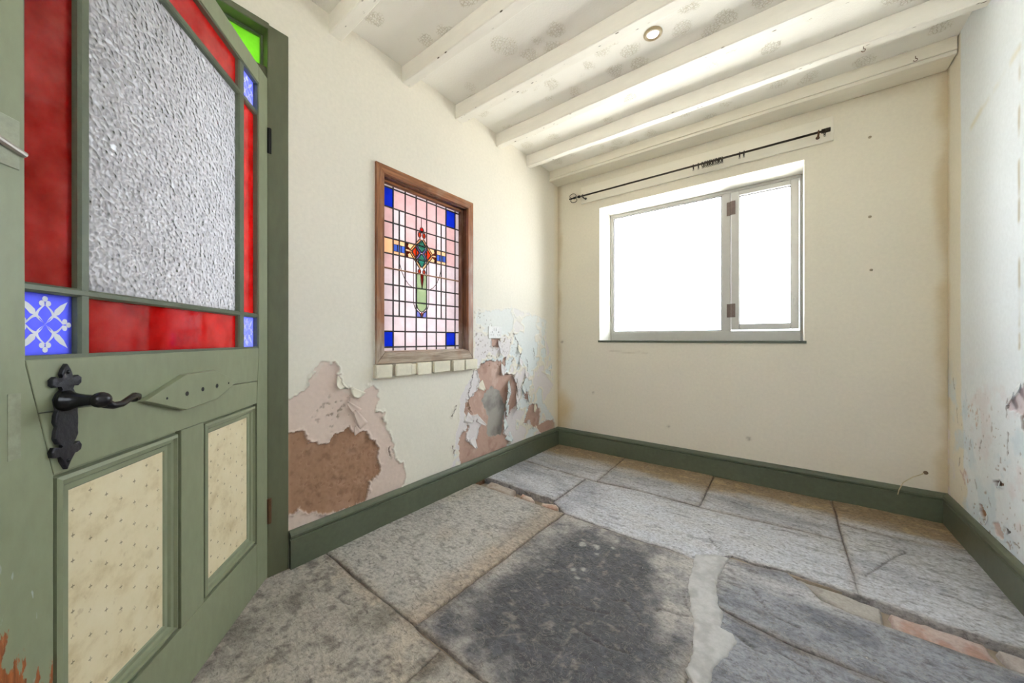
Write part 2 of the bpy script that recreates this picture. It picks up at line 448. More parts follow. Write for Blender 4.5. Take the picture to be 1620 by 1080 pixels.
def relief(T, colr, d, depth, c, lip=0, key=None, edge=.0018):
    """d: signed distance to a missing piece of paint; lowers the surface inside, raises curling lips outside"""
    ins = sstep(edge, -edge, d)
    if lip:
        k = np.clip(1-d/.016, 0, 1)**2*(d > 0)*sstep(-.05, .35, key)
        T = T+lip*k
    return T*(1-ins)+depth*ins, blend(colr, c, ins)

def build_left_skin():
    ys = lines((YF, -2.30, .08), (-2.30, -2.26, .02), (-2.26, -1.80, .004), (-1.80, -1.17, .0045), (-1.17, 0, .004))
    zs = lines((0, .12, .03), (.12, .885, .004), (.885, 1.21, .00406), (1.21, 1.82, .0381), (1.82, 2.215, .0395), (2.215, ZC, .029))
    Y, Z = np.meshgrid(ys, zs, indexing='ij')
    wy = Y+fbm(Y*22, Z*22, 4, 1)*.018+fbm(Y*70, Z*70, 3, 2)*.012
    wz = Z+fbm(Y*22, Z*22, 4, 5)*.018+fbm(Y*70, Z*70, 3, 6)*.012
    key = fbm(Y*9, Z*9, 3, 9)
    T = .0005*fbm(Y*14, Z*14, 3, 3)+.0022*fbm(Y*2.2, Z*2.2, 3, 4)
    colr = np.broadcast_to(CREAM, Y.shape+(3,)).copy()
    low = sstep(1.5, .3, Z+.25*fbm(Y*2, Z*2, 3, 8))
    colr = blend(colr, lin(228, 224, 213), low*.6)
    dA = sdf(wy, wz, polys['cream_left']); T, colr = relief(T, colr, dA, -.0030, PINK, .010, key+.15)
    T = T+np.where(dA < -.004, .0006*fbm(Y*60, Z*60, 3, 31), 0)
    band = np.clip(1-np.abs(dA+.02)/.02, 0, 1)*sstep(-.1, .3, fbm(Y*6, Z*6, 3, 40))
    colr = blend(colr, lin(216, 224, 214), band*.5)
    dB = sdf(wy, wz, polys['brown_left']); T, colr = relief(T, colr, dB, -.0090, BROWN, .009, -key+.2)
    ins = dB < -.003
    T = T+np.where(ins, .0016*fbm(Y*45, Z*45, 4, 32)-.002*sstep(.35, .6, fbm(Y*70, Z*70, 2, 33)), 0)
    colr = blend(colr, lin(196, 160, 138), ins*sstep(.0, .5, fbm(Y*7, Z*7, 4, 34))*.45)
    colr = blend(colr, lin(122, 88, 66), ins*sstep(.1, .6, fbm(Y*26, Z*26, 4, 35))*.6)
    # the patch below and beside the socket
    dO = sdf(wy+.03*fbm(Y*5, Z*5, 3, 50), wz+.03*fbm(Y*5, Z*5, 3, 51), polys['outer'])
    patch = fbm(Y*6.5, Z*6.5, 4, 52)
    d1 = np.maximum(dO, (.12-patch)*.05); T, colr = relief(T, colr, d1, -.0016, BLUEW, .003, key)
    d2 = np.maximum(dO, (patch+.0)*.05+.002); T, colr = relief(T, colr, d2, -.001, LILAC, .002, -key)
    colr = blend(colr, lin(229, 226, 218), (dO < .01)*sstep(.80, 1.12, Z)*.55)
    for k in ('p1', 'p2', 'p3', 'p4', 'p6'):
        d = sdf(wy, wz, polys[k]); T, colr = relief(T, colr, d, -.0080, PINKB, .012, key+.3)
        i = d < -.003
        T = T+np.where(i, .001*fbm(Y*50, Z*50, 3, 55), 0)
        colr = blend(colr, lin(214, 190, 180), i*sstep(.1, .5, fbm(Y*9, Z*9, 4, 56))*.6)
        colr = blend(colr, lin(160, 122, 108), i*sstep(.15, .5, fbm(Y*12, Z*12, 4, 57))*.5)
    d = sdf(wy, wz, polys['lilac']); i = sstep(.0018, -.0018, d)
    T = T*(1-i)+i*(-.001+.004*np.clip(1+d/.015, 0, 1)); colr = blend(colr, LILAC, i)
    d = sdf(wy, wz, polys['grey']); T, colr = relief(T, colr, d, -.0095, GREYP, 0)
    i = d < -.002; colr = blend(colr, lin(140, 136, 132), i*sstep(-.1, .5, fbm(Y*10, Z*10, 4, 58)))
    # pitted blistering beside the frame
    pit = sstep(.42, .55, fbm(Y*75, Z*75, 2, 60))
    zone = np.maximum(sstep(.17, .05, np.hypot((Y+1.05)/1.0, (Z-1.02)/1.1)), sstep(.25, .08, np.hypot((Y+.82)/1.4, (Z-.86)/.9))*.8)
    zone = np.maximum(zone, sstep(.16, .05, np.hypot(Y+2.03, (Z-.62)/.8))*.7)
    pit = pit*(zone > .25)*np.clip(zone*1.5, 0, 1)
    T = T-.0028*pit; colr = blend(colr, lin(146, 128, 112), pit*.7)
    # fine cracks with a raised edge
    for ln in ([(-.678,1.012),(-.615,.929),(-.584,.851),(-.592,.78)], [(-.505,.797),(-.48,.738),(-.505,.652),(-.58,.587),(-.627,.522)],
               [(-1.096,.788),(-1.13,.718),(-1.156,.624),(-1.165,.531),(-1.13,.466)], [(-1.286,.525),(-1.309,.475)], [(-1.756,.399),(-1.743,.339)],
               [(-1.309,.292),(-1.293,.22)], [(-.40,.883),(-.385,.80)]):
        d = seg_dist(wy, wz, ln)
        T = T+.004*np.exp(-(d/.010)**2)-.008*np.exp(-(d/.0032)**2)
        colr = blend(colr, lin(96, 76, 62), np.exp(-(d/.0034)**2)*.9)
    # damp yellowing towards the corner
    colr = blend(colr, lin(226, 212, 178), sstep(.10, .0, -Y)*.6)
    keep = np.ones((len(ys)-1, len(zs)-1), bool)
    yc = (ys[1:]+ys[:-1])/2; zc = (zs[1:]+zs[:-1])/2; YC, ZCc = np.meshgrid(yc, zc, indexing='ij')
    keep &= ~((YC > -1.80) & (YC < -1.17) & (ZCc > .885) & (ZCc < 1.82))
    keep &= ~((YC > -3.30) & (YC < -2.26) & (ZCc < 2.215))
    T = T*sstep(-2.245, -2.225, Y)
    P = np.stack([T, Y, Z], -1)
    grid_obj('wall_paint', P, colr, M['wallskin'], wall_left, keep, flip=False)
build_left_skin()

def flake(parent, mat, root, tip, w, curl, nrm, n=6, m=4):
    """a curled tongue of paint: root and tip on the wall, bending outwards along nrm"""
    root, tip, nrm = Vector(root), Vector(tip), Vector(nrm)
    ax = tip-root; side = ax.cross(nrm).normalized(); bm = bmesh.new(); rows = []
    for i in range(n+1):
        s = i/n; ww = w*(1-.75*s**1.5); c = root+ax*s+nrm*(.0015+curl*s**2)
        rows.append([c+side*ww*(j/m-.5)+nrm*(curl*.3*s*abs(j/m-.5)*2) for j in range(m+1)])
    top = [[bm.verts.new(p) for p in r] for r in rows]; bot = [[bm.verts.new(p-nrm*.0009) for p in r] for r in rows]
    for i in range(n):
        for j in range(m):
            bm.faces.new((top[i][j], top[i+1][j], top[i+1][j+1], top[i][j+1])); bm.faces.new((bot[i][j], bot[i][j+1], bot[i+1][j+1], bot[i+1][j]))
    ring = lambda L: [L[0][j] for j in range(m+1)]+[L[i][m] for i in range(1, n+1)]+[L[n][j] for j in range(m-1, -1, -1)]+[L[i][0] for i in range(n-1, 0, -1)]
    A, B = ring(top), ring(bot)
    for k in range(len(A)): bm.faces.new((A[k], A[(k+1) % len(A)], B[(k+1) % len(A)], B[k]))
    return obj('paint_flake', bm, mat, parent, True)

M['flake_pink'] = m_paint('pink_flake', PINK, .7, .08); M['flake_blue'] = m_paint('pale_blue_flake', BLUEW, .7, .08)
M['flake_cream'] = m_paint('cream_flake', lin(228, 221, 204), .7, .08); M['flake_lilac'] = m_paint('lilac_flake', LILAC, .7, .08)
for mt, r, t_, w, c in (('flake_pink', (-1.925,.60), (-1.985,.652), .03, .022), ('flake_pink', (-1.90,.53), (-1.945,.60), .035, .012), ('flake_pink', (-1.93,.50), (-1.95,.535), .025, .012),
                        ('flake_cream', (-2.005,.76), (-2.03,.74), .05, .012), ('flake_cream', (-1.93,.715), (-1.945,.685), .06, .010), ('flake_blue', (-.72,.52), (-.782,.56), .045, .03),
                        ('flake_blue', (-.735,.42), (-.80,.43), .06, .03), ('flake_blue', (-.76,.34), (-.815,.31), .06, .025), ('flake_lilac', (-.60,.60), (-.655,.57), .06, .028),
                        ('flake_lilac', (-.605,.52), (-.668,.48), .05, .03), ('flake_lilac', (-1.08,.42), (-1.035,.38), .03, .02), ('flake_lilac', (-1.13,.30), (-1.12,.245), .04, .02),
                        ('flake_blue', (-.75,.24), (-.72,.20), .05, .015), ('flake_lilac', (-.79,.76), (-.83,.71), .05, .02), ('flake_cream', (-.36,.40), (-.41,.37), .04, .018),
                        ('flake_blue', (-.715,.60), (-.775,.585), .07, .028), ('flake_lilac', (-.62,.66), (-.69,.665), .06, .024), ('flake_blue', (-.60,.46), (-.665,.43), .06, .03), ('flake_blue', (-.745,.47), (-.80,.50), .05, .03),
                        ('flake_lilac', (-.775,.37), (-.83,.37), .07, .03), ('flake_cream', (-1.06,.66), (-1.035,.62), .05, .015), ('flake_lilac', (-1.19,.45), (-1.15,.42), .05, .016), ('flake_lilac', (-.57,.80), (-.60,.76), .04, .018),
                        ('flake_cream', (-.585,.90), (-.61,.86), .05, .014), ('flake_lilac', (-.49,.70), (-.52,.66), .045, .016), ('flake_blue', (-.53,.58), (-.555,.54), .05, .02), ('flake_lilac', (-.82,.90), (-.84,.86), .03, .014),
                        ('flake_blue', (-.45,.50), (-.49,.46), .035, .018), ('flake_lilac', (-.84,.945), (-.86,.905), .025, .014)):
    flake(wall_left, M[mt], (-.001, *r), (-.001, r[0]+(t_[0]-r[0])*1.25, r[1]+(t_[1]-r[1])*1.25), w*1.5, c*1.25, (1, 0, 0))

# back wall with the window opening (splayed reveals)
OX0, OX1, OZ0, OZ1 = .408, 1.753, .9456, 2.0737      # opening on the room side
IX0, IX1, IZ0, IZ1 = .408, 1.753, .9456, 2.0737       # opening at the window frame (deep straight reveal)
wbk = bmesh.new()
E_ = .012
for a in ((-.16, OX0-E_, 0, ZC), (OX1+E_, W+.16, 0, ZC), (OX0-E_, OX1+E_, 0, OZ0-E_), (OX0-E_, OX1+E_, OZ1+E_, ZC)):
    add_box(wbk, a[0], a[1], .010, .36, a[2]-.15 if a[2] == 0 else a[2], a[3])
def loop4(x0, x1, z0, z1, y): return [wbk.verts.new(p) for p in ((x0,y,z0),(x1,y,z0),(x1,y,z1),(x0,y,z1))]
la, lb, lc = loop4(OX0, OX1, OZ0, OZ1, 0.), loop4(IX0, IX1, IZ0, IZ1, .235), loop4(IX0, IX1, IZ0, IZ1, .36)
for A, B in ((la, lb), (lb, lc)):
    for k in range(4): wbk.faces.new((A[k], A[(k+1) % 4], B[(k+1) % 4], B[k]))
le, lf = loop4(OX0-E_-.004, OX1+E_+.004, OZ0-E_-.004, OZ1+E_+.004, .36), lc
for k in range(4): wbk.faces.new((lf[k], lf[(k+1) % 4], le[(k+1) % 4], le[k]))
wall_back = tag(obj('wall_back', wbk, m_paint('cream_wall_paint', lin(238, 235, 226), .7, .05, .1, 40), recalc=False), 'cream wall around the white framed window, yellowed in its corners', 'wall', kind='structure')

def build_back_skin():
    xs = lines((0, OX0, .012), (OX0, OX1, .0123), (OX1, W, .012)); zs = lines((0, OZ0, .012), (OZ0, OZ1, .0121), (OZ1, ZC, .0124))
    X, Z = np.meshgrid(xs, zs, indexing='ij')
    T = .0022*fbm(X*2.5, Z*2.5, 3, 70)+.0005*fbm(X*20, Z*20, 3, 71)
    colr = np.broadcast_to(np.array(lin(227, 220, 202)[:3]), X.shape+(3,)).copy()
    w = fbm(X*6, Z*6, 4, 72)
    colr = blend(colr, lin(224, 216, 202), sstep(1.3, .4, Z+.3*w)*.7)
    colr = blend(colr, lin(206, 178, 122), sstep(.17, .02, np.hypot(X-.04, (Z-.30)*.55)+.06*w)*.7)
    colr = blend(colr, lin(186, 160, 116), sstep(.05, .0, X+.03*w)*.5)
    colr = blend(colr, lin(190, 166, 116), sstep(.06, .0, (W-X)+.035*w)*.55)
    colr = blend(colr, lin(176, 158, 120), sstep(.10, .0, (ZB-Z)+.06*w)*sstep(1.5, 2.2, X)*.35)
    for ln in ([(.50,.86),(.58,.857),(.66,.852)], [(.66,.852),(.74,.858),(.80,.853)]):
        d = seg_dist(X, Z+.006*w, ln); colr = blend(colr, lin(170, 154, 130), np.exp(-(d/.006)**2)*.35)
    for c in ((.043,.934), (.05,.936), (1.463,.30), (1.47,.29), (.96,.30), (.35,.50)):
        d = np.hypot(X-c[0], Z-c[1]); colr = blend(colr, lin(120, 104, 86), np.exp(-(d/.009)**2)*.6)
    keep = np.ones((len(xs)-1, len(zs)-1), bool)
    XC, ZCc = np.meshgrid((xs[1:]+xs[:-1])/2, (zs[1:]+zs[:-1])/2, indexing='ij')
    keep &= ~((XC > OX0) & (XC < OX1) & (ZCc > OZ0) & (ZCc < OZ1))
    grid_obj('wall_paint', np.stack([X, -T, Z], -1), colr, M['wallskin'], wall_back, keep)
build_back_skin()

# right wall
wr = box(W+.010, W+.16, YF-.15, .20, -.15, ZC)
wall_right = tag(obj('wall_right', wr, M['plaster']), 'cold white wall with chipped flaking paint above its green skirting', 'wall', kind='structure')
def build_right_skin():
    ys = lines((YF, -1.0, .05), (-1.0, 0, .004)); zs = lines((0, .12, .03), (.12, .88, .004), (.88, 2.1, .012), (2.1, ZC, .03))
    Y, Z = np.meshgrid(ys, zs, indexing='ij')
    wy = Y+fbm(Y*25, Z*25, 4, 81)*.012+fbm(Y*90, Z*90, 2, 82)*.005; wz = Z+fbm(Y*25, Z*25, 4, 85)*.012+fbm(Y*90, Z*90, 2, 86)*.005
    key = fbm(Y*9, Z*9, 3, 89)
    T = .0025*fbm(Y*2.5, Z*2.5, 3, 83)+.0006*fbm(Y*16, Z*16, 3, 84)
    colr = np.broadcast_to(np.array(lin(230, 236, 241)[:3]), Y.shape+(3,)).copy()
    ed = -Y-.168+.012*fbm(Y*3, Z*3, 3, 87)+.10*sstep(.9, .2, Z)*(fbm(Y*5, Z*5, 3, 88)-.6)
    colr = blend(colr, lin(230, 224, 208), sstep(.012, -.012, ed))  # cream strip by the corner: a light and shade boundary put into the colour
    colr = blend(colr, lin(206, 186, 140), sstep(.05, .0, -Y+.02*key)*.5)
    patch = fbm(Y*7, Z*7, 4, 90); lowz = sstep(.9, .65, Z)
    colr = blend(colr, lin(226, 220, 224), lowz*sstep(.1, .4, patch)*.7); colr = blend(colr, lin(206, 222, 232), lowz*sstep(.1, .4, -patch)*.6)
    chips = dict(big=[(-.85,.83),(-.734,.802),(-.692,.774),(-.656,.741),(-.614,.731),(-.614,.691),(-.734,.683),(-.85,.66)], hole=[(-.51,.387),(-.557,.397),(-.598,.407),(-.574,.382),(-.536,.375)],
                 long=[(-.372,.242),(-.402,.247),(-.422,.233),(-.45,.206),(-.434,.188),(-.397,.207)], crk=[(-.594,.226),(-.637,.238),(-.66,.232),(-.63,.226)],
                 low=[(-.503,.211),(-.557,.233),(-.598,.21),(-.598,.185),(-.536,.173)], big2=[(-.734,.706),(-.715,.68),(-.719,.643),(-.76,.63)])
    for k, dep, c in (('big', -.004, lin(214, 202, 208)), ('big2', -.008, lin(140, 112, 96)), ('hole', -.010, lin(92, 70, 56)), ('long', -.008, lin(150, 112, 84)), ('crk', -.007, lin(110, 88, 74)), ('low', -.003, lin(206, 190, 186))):
        T, colr = relief(T, colr, sdf(wy, wz, chips[k]), dep, c, .006, key+.3)
    for k in ([(-.249,.646),(-.306,.666),(-.292,.606),(-.264,.601)], [(-.333,.653),(-.384,.655),(-.359,.572),(-.333,.578)], [(-.159,.32),(-.22,.35),(-.264,.291),(-.22,.271)]):
        d = sdf(wy, wz, k); colr = blend(colr, lin(206, 186, 178), sstep(.004, -.004, d)*sstep(-.2, .3, fbm(Y*60, Z*60, 3, 91)))
    for ln in ([(-.07,.762),(-.094,.713)], [(-.159,.382),(-.150,.34)], [(-.40,.52),(-.385,.48)], [(-.29,.50),(-.30,.47)], [(-.33,.33),(-.35,.30)], [(-.614,.731),(-.614,.66)], [(-.12,.62),(-.13,.55)],
               [(-.62,.60),(-.625,.52)], [(-.47,.30),(-.49,.27)], [(-.66,.205),(-.70,.20)]):
        d = seg_dist(wy, wz, ln); T = T+.002*np.exp(-(d/.008)**2)-.006*np.exp(-(d/.003)**2); colr = blend(colr, lin(92, 76, 66), np.exp(-(d/.0034)**2)*.85)
    d = seg_dist(Y, Z, [(-.249,1.915),(-.397,1.96),(-.536,1.982),(-.70,2.02)]); colr = blend(colr, lin(214, 204, 170), np.exp(-(d/.014)**2)*.5*sstep(-.3, .3, key))
    d = seg_dist(Y, Z, [(-.701,2.02),(-.701,.93)]); colr = blend(colr, lin(176, 162, 128), np.exp(-(d/.008)**2)*.75*sstep(-.25, .25, fbm(Y*3, Z*12, 3, 95)))
    speck = sstep(.55, .62, fbm(Y*55, Z*55, 2, 96))*sstep(.8, .5, Z)*sstep(.1, .3, -Y); colr = blend(colr, lin(150, 130, 116), speck*.7); T = T-.002*speck
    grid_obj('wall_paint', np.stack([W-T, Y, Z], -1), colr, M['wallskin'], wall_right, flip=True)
build_right_skin()
M['flake_white'] = m_paint('white_flake', lin(226, 230, 234), .7, .06)
for r, t_, w, c in (((-.64,.75), (-.665,.715), .05, .014), ((-.69,.79), (-.715,.75), .04, .014), ((-.44,.215), (-.475,.185), .03, .012), ((-.55,.39), (-.57,.372), .02, .010), ((-.60,.23), (-.645,.222), .02, .010)):
    flake(wall_right, M['flake_white'], (W+.001, *r), (W+.001, *t_), w, c, (-1, 0, 0))

# unseen wall behind the camera, with a window added for fill light
FO = (1.35, 2.10, 1.00, 2.00)
wf = bmesh.new()
for a in ((-.16, FO[0], 0, ZC), (FO[1], W+.16, 0, ZC), (FO[0], FO[1], 0, FO[2]), (FO[0], FO[1], FO[3], ZC)):
    add_box(wf, a[0], a[1], YF-.15, YF, a[2]-.15 if a[2] == 0 else a[2], a[3])
wall_front = tag(obj('wall_front', wf, m_paint('cream_wall_paint_front', lin(232, 226, 209), .7, .05, .1, 40)), 'cream wall opposite the white framed window', 'wall', kind='structure')
w3 = tag(empty('fill_window', ((FO[0]+FO[1])/2, YF-.08, FO[2])), 'unseen white framed window added behind the camera for fill light', 'window', kind='structure')
fb = bmesh.new(); hx = (FO[1]-FO[0])/2; hz = FO[3]-FO[2]
for a in ((-hx, -hx+.06, 0, hz), (hx-.06, hx, 0, hz), (-hx+.06, hx-.06, 0, .06), (-hx+.06, hx-.06, hz-.06, hz), (-.03, .03, .06, hz-.06)): add_box(fb, a[0], a[1], -.03, .03, a[2], a[3], .003)
obj('window_frame', fb, M['white'], w3)
for s in (-1, 1): obj('pane', box(min(s*.03, s*(hx-.06)), max(s*.03, s*(hx-.06)), -.003, .003, .06, hz-.06), M['clear'], w3)

# unseen passage added beyond the left wall, open-ended, roofed to dim its glass
hm = m_paint('pale_passage_paint', lin(224, 219, 216), .8, .05)
tag(obj('added_passage_wall', box(-1.75, -1.60, -5.2, 1.6, -.15, 2.6), hm), 'pale wall of the unseen passage added beyond the leaded window', 'wall', kind='structure')
tag(obj('passage_dimming_roof', box(-1.60, -.16, -2.75, 1.0, 2.46, 2.60), hm), 'pale roof added over the unseen passage to dim light through the leaded window', 'ceiling', kind='structure')
tag(obj('added_passage_floor', box(-1.60, -.16, -4.6, 1.0, -.16, -.02), m_plain('passage_floor', lin(170, 160, 148), .8)), 'stone floor of the unseen passage added beyond the leaded window', 'floor', kind='structure')

# ------------------------------------------------------------------ ceiling and beams
ceiling = tag(obj('ceiling', box(-.16, W+.16, YF-.15, .20, ZC, ZC+.14), M['ceil']), 'white embossed paper ceiling between painted timber beams', 'ceiling', kind='structure')
def beam(y0, y1, z0=ZB, seed=0):
    bm = bmesh.new(); n = 40; rings = []
    rr = random.Random(seed); ph = [rr.uniform(0, 6) for _ in range(6)]
    for i in range(n+1):
        x = W*i/n
        w1 = .0025*math.sin(3.1*x+ph[0])+.0012*math.sin(11*x+ph[1]); w2 = .0025*math.sin(2.7*x+ph[2])+.0012*math.sin(9*x+ph[3]); dz = .002*math.sin(4*x+ph[4])+.001*math.sin(13*x+ph[5])
        a, b, c = y0+w1, y1+w2, z0+dz; k = .004
        rings.append([bm.verts.new((x, y, z)) for y, z in ((a, ZC-.0025), (a, c+k), (a+k, c), (b-k, c), (b, c+k), (b, ZC-.0025))])
    for A, B in zip(rings, rings[1:]):
        for k in range(6): bm.faces.new((A[k], A[(k+1) % 6], B[(k+1) % 6], B[k]))
    bm.faces.new(rings[0][::-1]); bm.faces.new(rings[-1])
    return obj('beam', bm, M['beam'], ceiling)
for i, (a, b) in enumerate(((-2.067,-2.0125), (-1.679,-1.624), (-1.281,-1.221), (-.884,-.832), (-.503,-.4525), (-2.46,-2.405), (-2.85,-2.795), (-3.24,-3.185))): beam(a, b, seed=i)
obj('wall_plate', box(0, W-.004, -.1475, -.004, ZB+.0235, ZC+.001, .003), M['boardwhite'], ceiling)
obj('wall_plate_board', box(.0, W-.006, -.150, -.006, ZB, ZB+.020, .003), M['boardwhite'], ceiling)

# ------------------------------------------------------------------ floor
fb_ = bmesh.new()
for a in ((0, W, -1.0, 0, -.010), (0, .69, -1.128, -1.0, -.042), (.69, 1.66, -1.15, -1.0, -.010), (1.66, W, -1.15, -1.0, -.032), (0, .69, -1.15, -1.128, -.010), (0, W, YF, -1.15, -.010)):
    add_box(fb_, a[0], a[1], a[2], a[3], -.16, a[4])
floor = tag(obj('floor', fb_, M['bed']), 'worn stone flag floor with patched brick joints', 'floor', kind='structure')

CRACKS = [[(1.291,-1.542),(1.3,-1.521),(1.326,-1.515),(1.362,-1.508),(1.386,-1.497)], [(1.352,-1.405),(1.371,-1.443),(1.386,-1.47)], [(1.159,-1.584),(1.178,-1.565),(1.212,-1.573),(1.24,-1.589),(1.261,-1.624)],
 [(1.529,-1.491),(1.553,-1.506),(1.577,-1.517),(1.605,-1.516)], [(1.556,-1.197),(1.584,-1.254),(1.607,-1.304),(1.65,-1.319),(1.691,-1.325)], [(1.364,-.898),(1.388,-.946),(1.422,-.984)], [(1.472,-.98),(1.525,-.996)],
 [(.33,-2.196),(.372,-2.19),(.395,-2.182)], [(1.91,-.838),(1.953,-.756),(2.016,-.624),(2.086,-.505)],
 [(2.117,-.807),(2.148,-.807),(2.183,-.82),(2.214,-.839),(2.263,-.842)], [(2.08,-.722),(2.119,-.718),(2.151,-.70)], [(1.414,-.387),(1.47,-.415),(1.505,-.424)], [(.996,-1.731),(1.042,-1.69),(1.082,-1.681),(1.112,-1.675),(1.164,-1.651)],
 [(1.109,-1.777),(1.19,-1.784),(1.233,-1.776),(1.277,-1.762)], [(1.60,-.62),(1.66,-.60),(1.74,-.60)], [(1.62,-1.48),(1.70,-1.50),(1.76,-1.55)]]
LIGHT, TANST, BLUEG, DARK, DUST = lin(190, 186, 180), lin(180, 173, 164), lin(200, 201, 207), lin(70, 71, 77), lin(184, 179, 174)

def tone_light(x, y, s):
    c = np.broadcast_to(np.array(LIGHT[:3]), x.shape+(3,)).copy()
    c = blend(c, lin(150, 148, 146), sstep(.0, .5, fbm(x*5, y*5, 4, s))*.7); c = blend(c, lin(190, 176, 156), sstep(.0, .5, fbm(x*3, y*3, 3, s+1))*.6)
    c = blend(c, lin(176, 150, 122), sstep(.16, .0, (.668-x)+.06*fbm(x*8, y*8, 3, s+5))*.5*(x < .7))
    return blend(c, lin(112, 106, 100), sstep(.15, .5, fbm(x*38, y*60, 3, s+2))*.55)
def tone_tan(x, y, s):
    c = np.broadcast_to(np.array(TANST[:3]), x.shape+(3,)).copy()
    c = blend(c, lin(120, 114, 104), sstep(.0, .5, fbm(x*6, y*6, 4, s))*.75); c = blend(c, lin(194, 182, 166), sstep(.05, .5, fbm(x*9, y*9, 4, s+1))*.7)
    c = blend(c, lin(84, 78, 72), sstep(.12, .5, fbm(x*30, y*30, 3, s+2))*.65)
    return c
def tone_blue(x, y, s):
    c = np.broadcast_to(np.array(BLUEG[:3]), x.shape+(3,)).copy()
    c = blend(c, lin(150, 152, 162), sstep(-.1, .5, fbm(x*3, y*7, 4, s))*.7); c = blend(c, lin(198, 196, 196), sstep(.05, .5, fbm(x*4, y*9, 4, s+1))*.6)
    return blend(c, lin(118, 118, 124), sstep(.25, .55, fbm(x*14, y*40, 3, s+2))*.5)
def tone_back(x, y, s):
    c = tone_blue(x, y, s)
    st = sstep(-.36, -.18, y+.10*fbm(x*4, y*8, 4, s+4)); c = blend(c, lin(156, 130, 90), st*.9)
    return blend(c, lin(196, 172, 132), st*sstep(.1, .45, fbm(x*14, y*24, 4, s+5))*.7)
def tone_dark(x, y, s):
    c = np.broadcast_to(np.array(DUST[:3]), x.shape+(3,)).copy()
    e = np.minimum(np.minimum(x-.68, 1.43-x)*1.0, np.minimum(-1.13-y, (y+2.10)*1.4))
    n = fbm(x*6, y*6, 5, s); n2 = fbm(x*18, y*18, 4, s+1)
    core = sstep(-.06, .16, e+.0+.12*n+.09*n2-.30*sstep(1.12, 1.40, x)*sstep(-1.75, -1.30, y)*(1-.4*n))
    c = blend(c, lin(136, 134, 136), sstep(-.2, .4, n2)*.7)
    c = blend(c, DARK, core*.95)
    c = blend(c, lin(100, 100, 108), core*sstep(.1, .5, n2)*.6); c = blend(c, lin(54, 54, 58), core*sstep(.1, .5, fbm(x*55, y*55, 3, s+8))*.6)
    c = blend(c, lin(176, 168, 156), core*sstep(.34, .52, fbm(x*30, y*30, 4, s+3))*.5)
    for cx, cy, r in ((.905,-1.33,.018), (.955,-1.30,.012), (.97,-1.315,.014), (.985,-1.36,.008), (.95,-1.52,.012), (.985,-1.49,.010), (.99,-1.555,.012), (1.03,-1.27,.010)):
        d = np.hypot(x-cx, y-cy)+.006*fbm(x*60, y*60, 2, s+6); c = blend(c, lin(192, 190, 182), sstep(r+.002, r-.003, d)*.8)
    for ln in ([(.918,-1.978),(.923,-1.919),(.913,-1.859)], [(1.11,-1.95),(1.10,-1.83),(1.08,-1.74)], [(.86,-2.02),(.98,-1.90)], [(1.20,-2.06),(1.15,-1.90)], [(1.03,-1.45),(1.02,-1.30)]):
        c = blend(c, lin(168, 160, 148), np.exp(-(seg_dist(x, y, ln)/.0028)**2)*.4)
    return c
def tone_slate(x, y, s):
    c = np.broadcast_to(np.array(lin(152, 154, 162)[:3]), x.shape+(3,)).copy()
    c = blend(c, lin(104, 106, 116), sstep(-.05, .4, fbm(x*5, y*9, 4, s))*.8); c = blend(c, lin(178, 176, 174), sstep(.1, .5, fbm(x*5, y*11, 4, s+1))*.7)
    c = blend(c, lin(198, 196, 198), sstep(.10, .0, np.abs(y+1.12+.02*fbm(x*6, y*6, 3, s+3)))*sstep(2.0, 1.7, x)*.8)
    return blend(c, lin(80, 78, 78), sstep(.3, .55, fbm(x*16, y*40, 3, s+2))*.6)

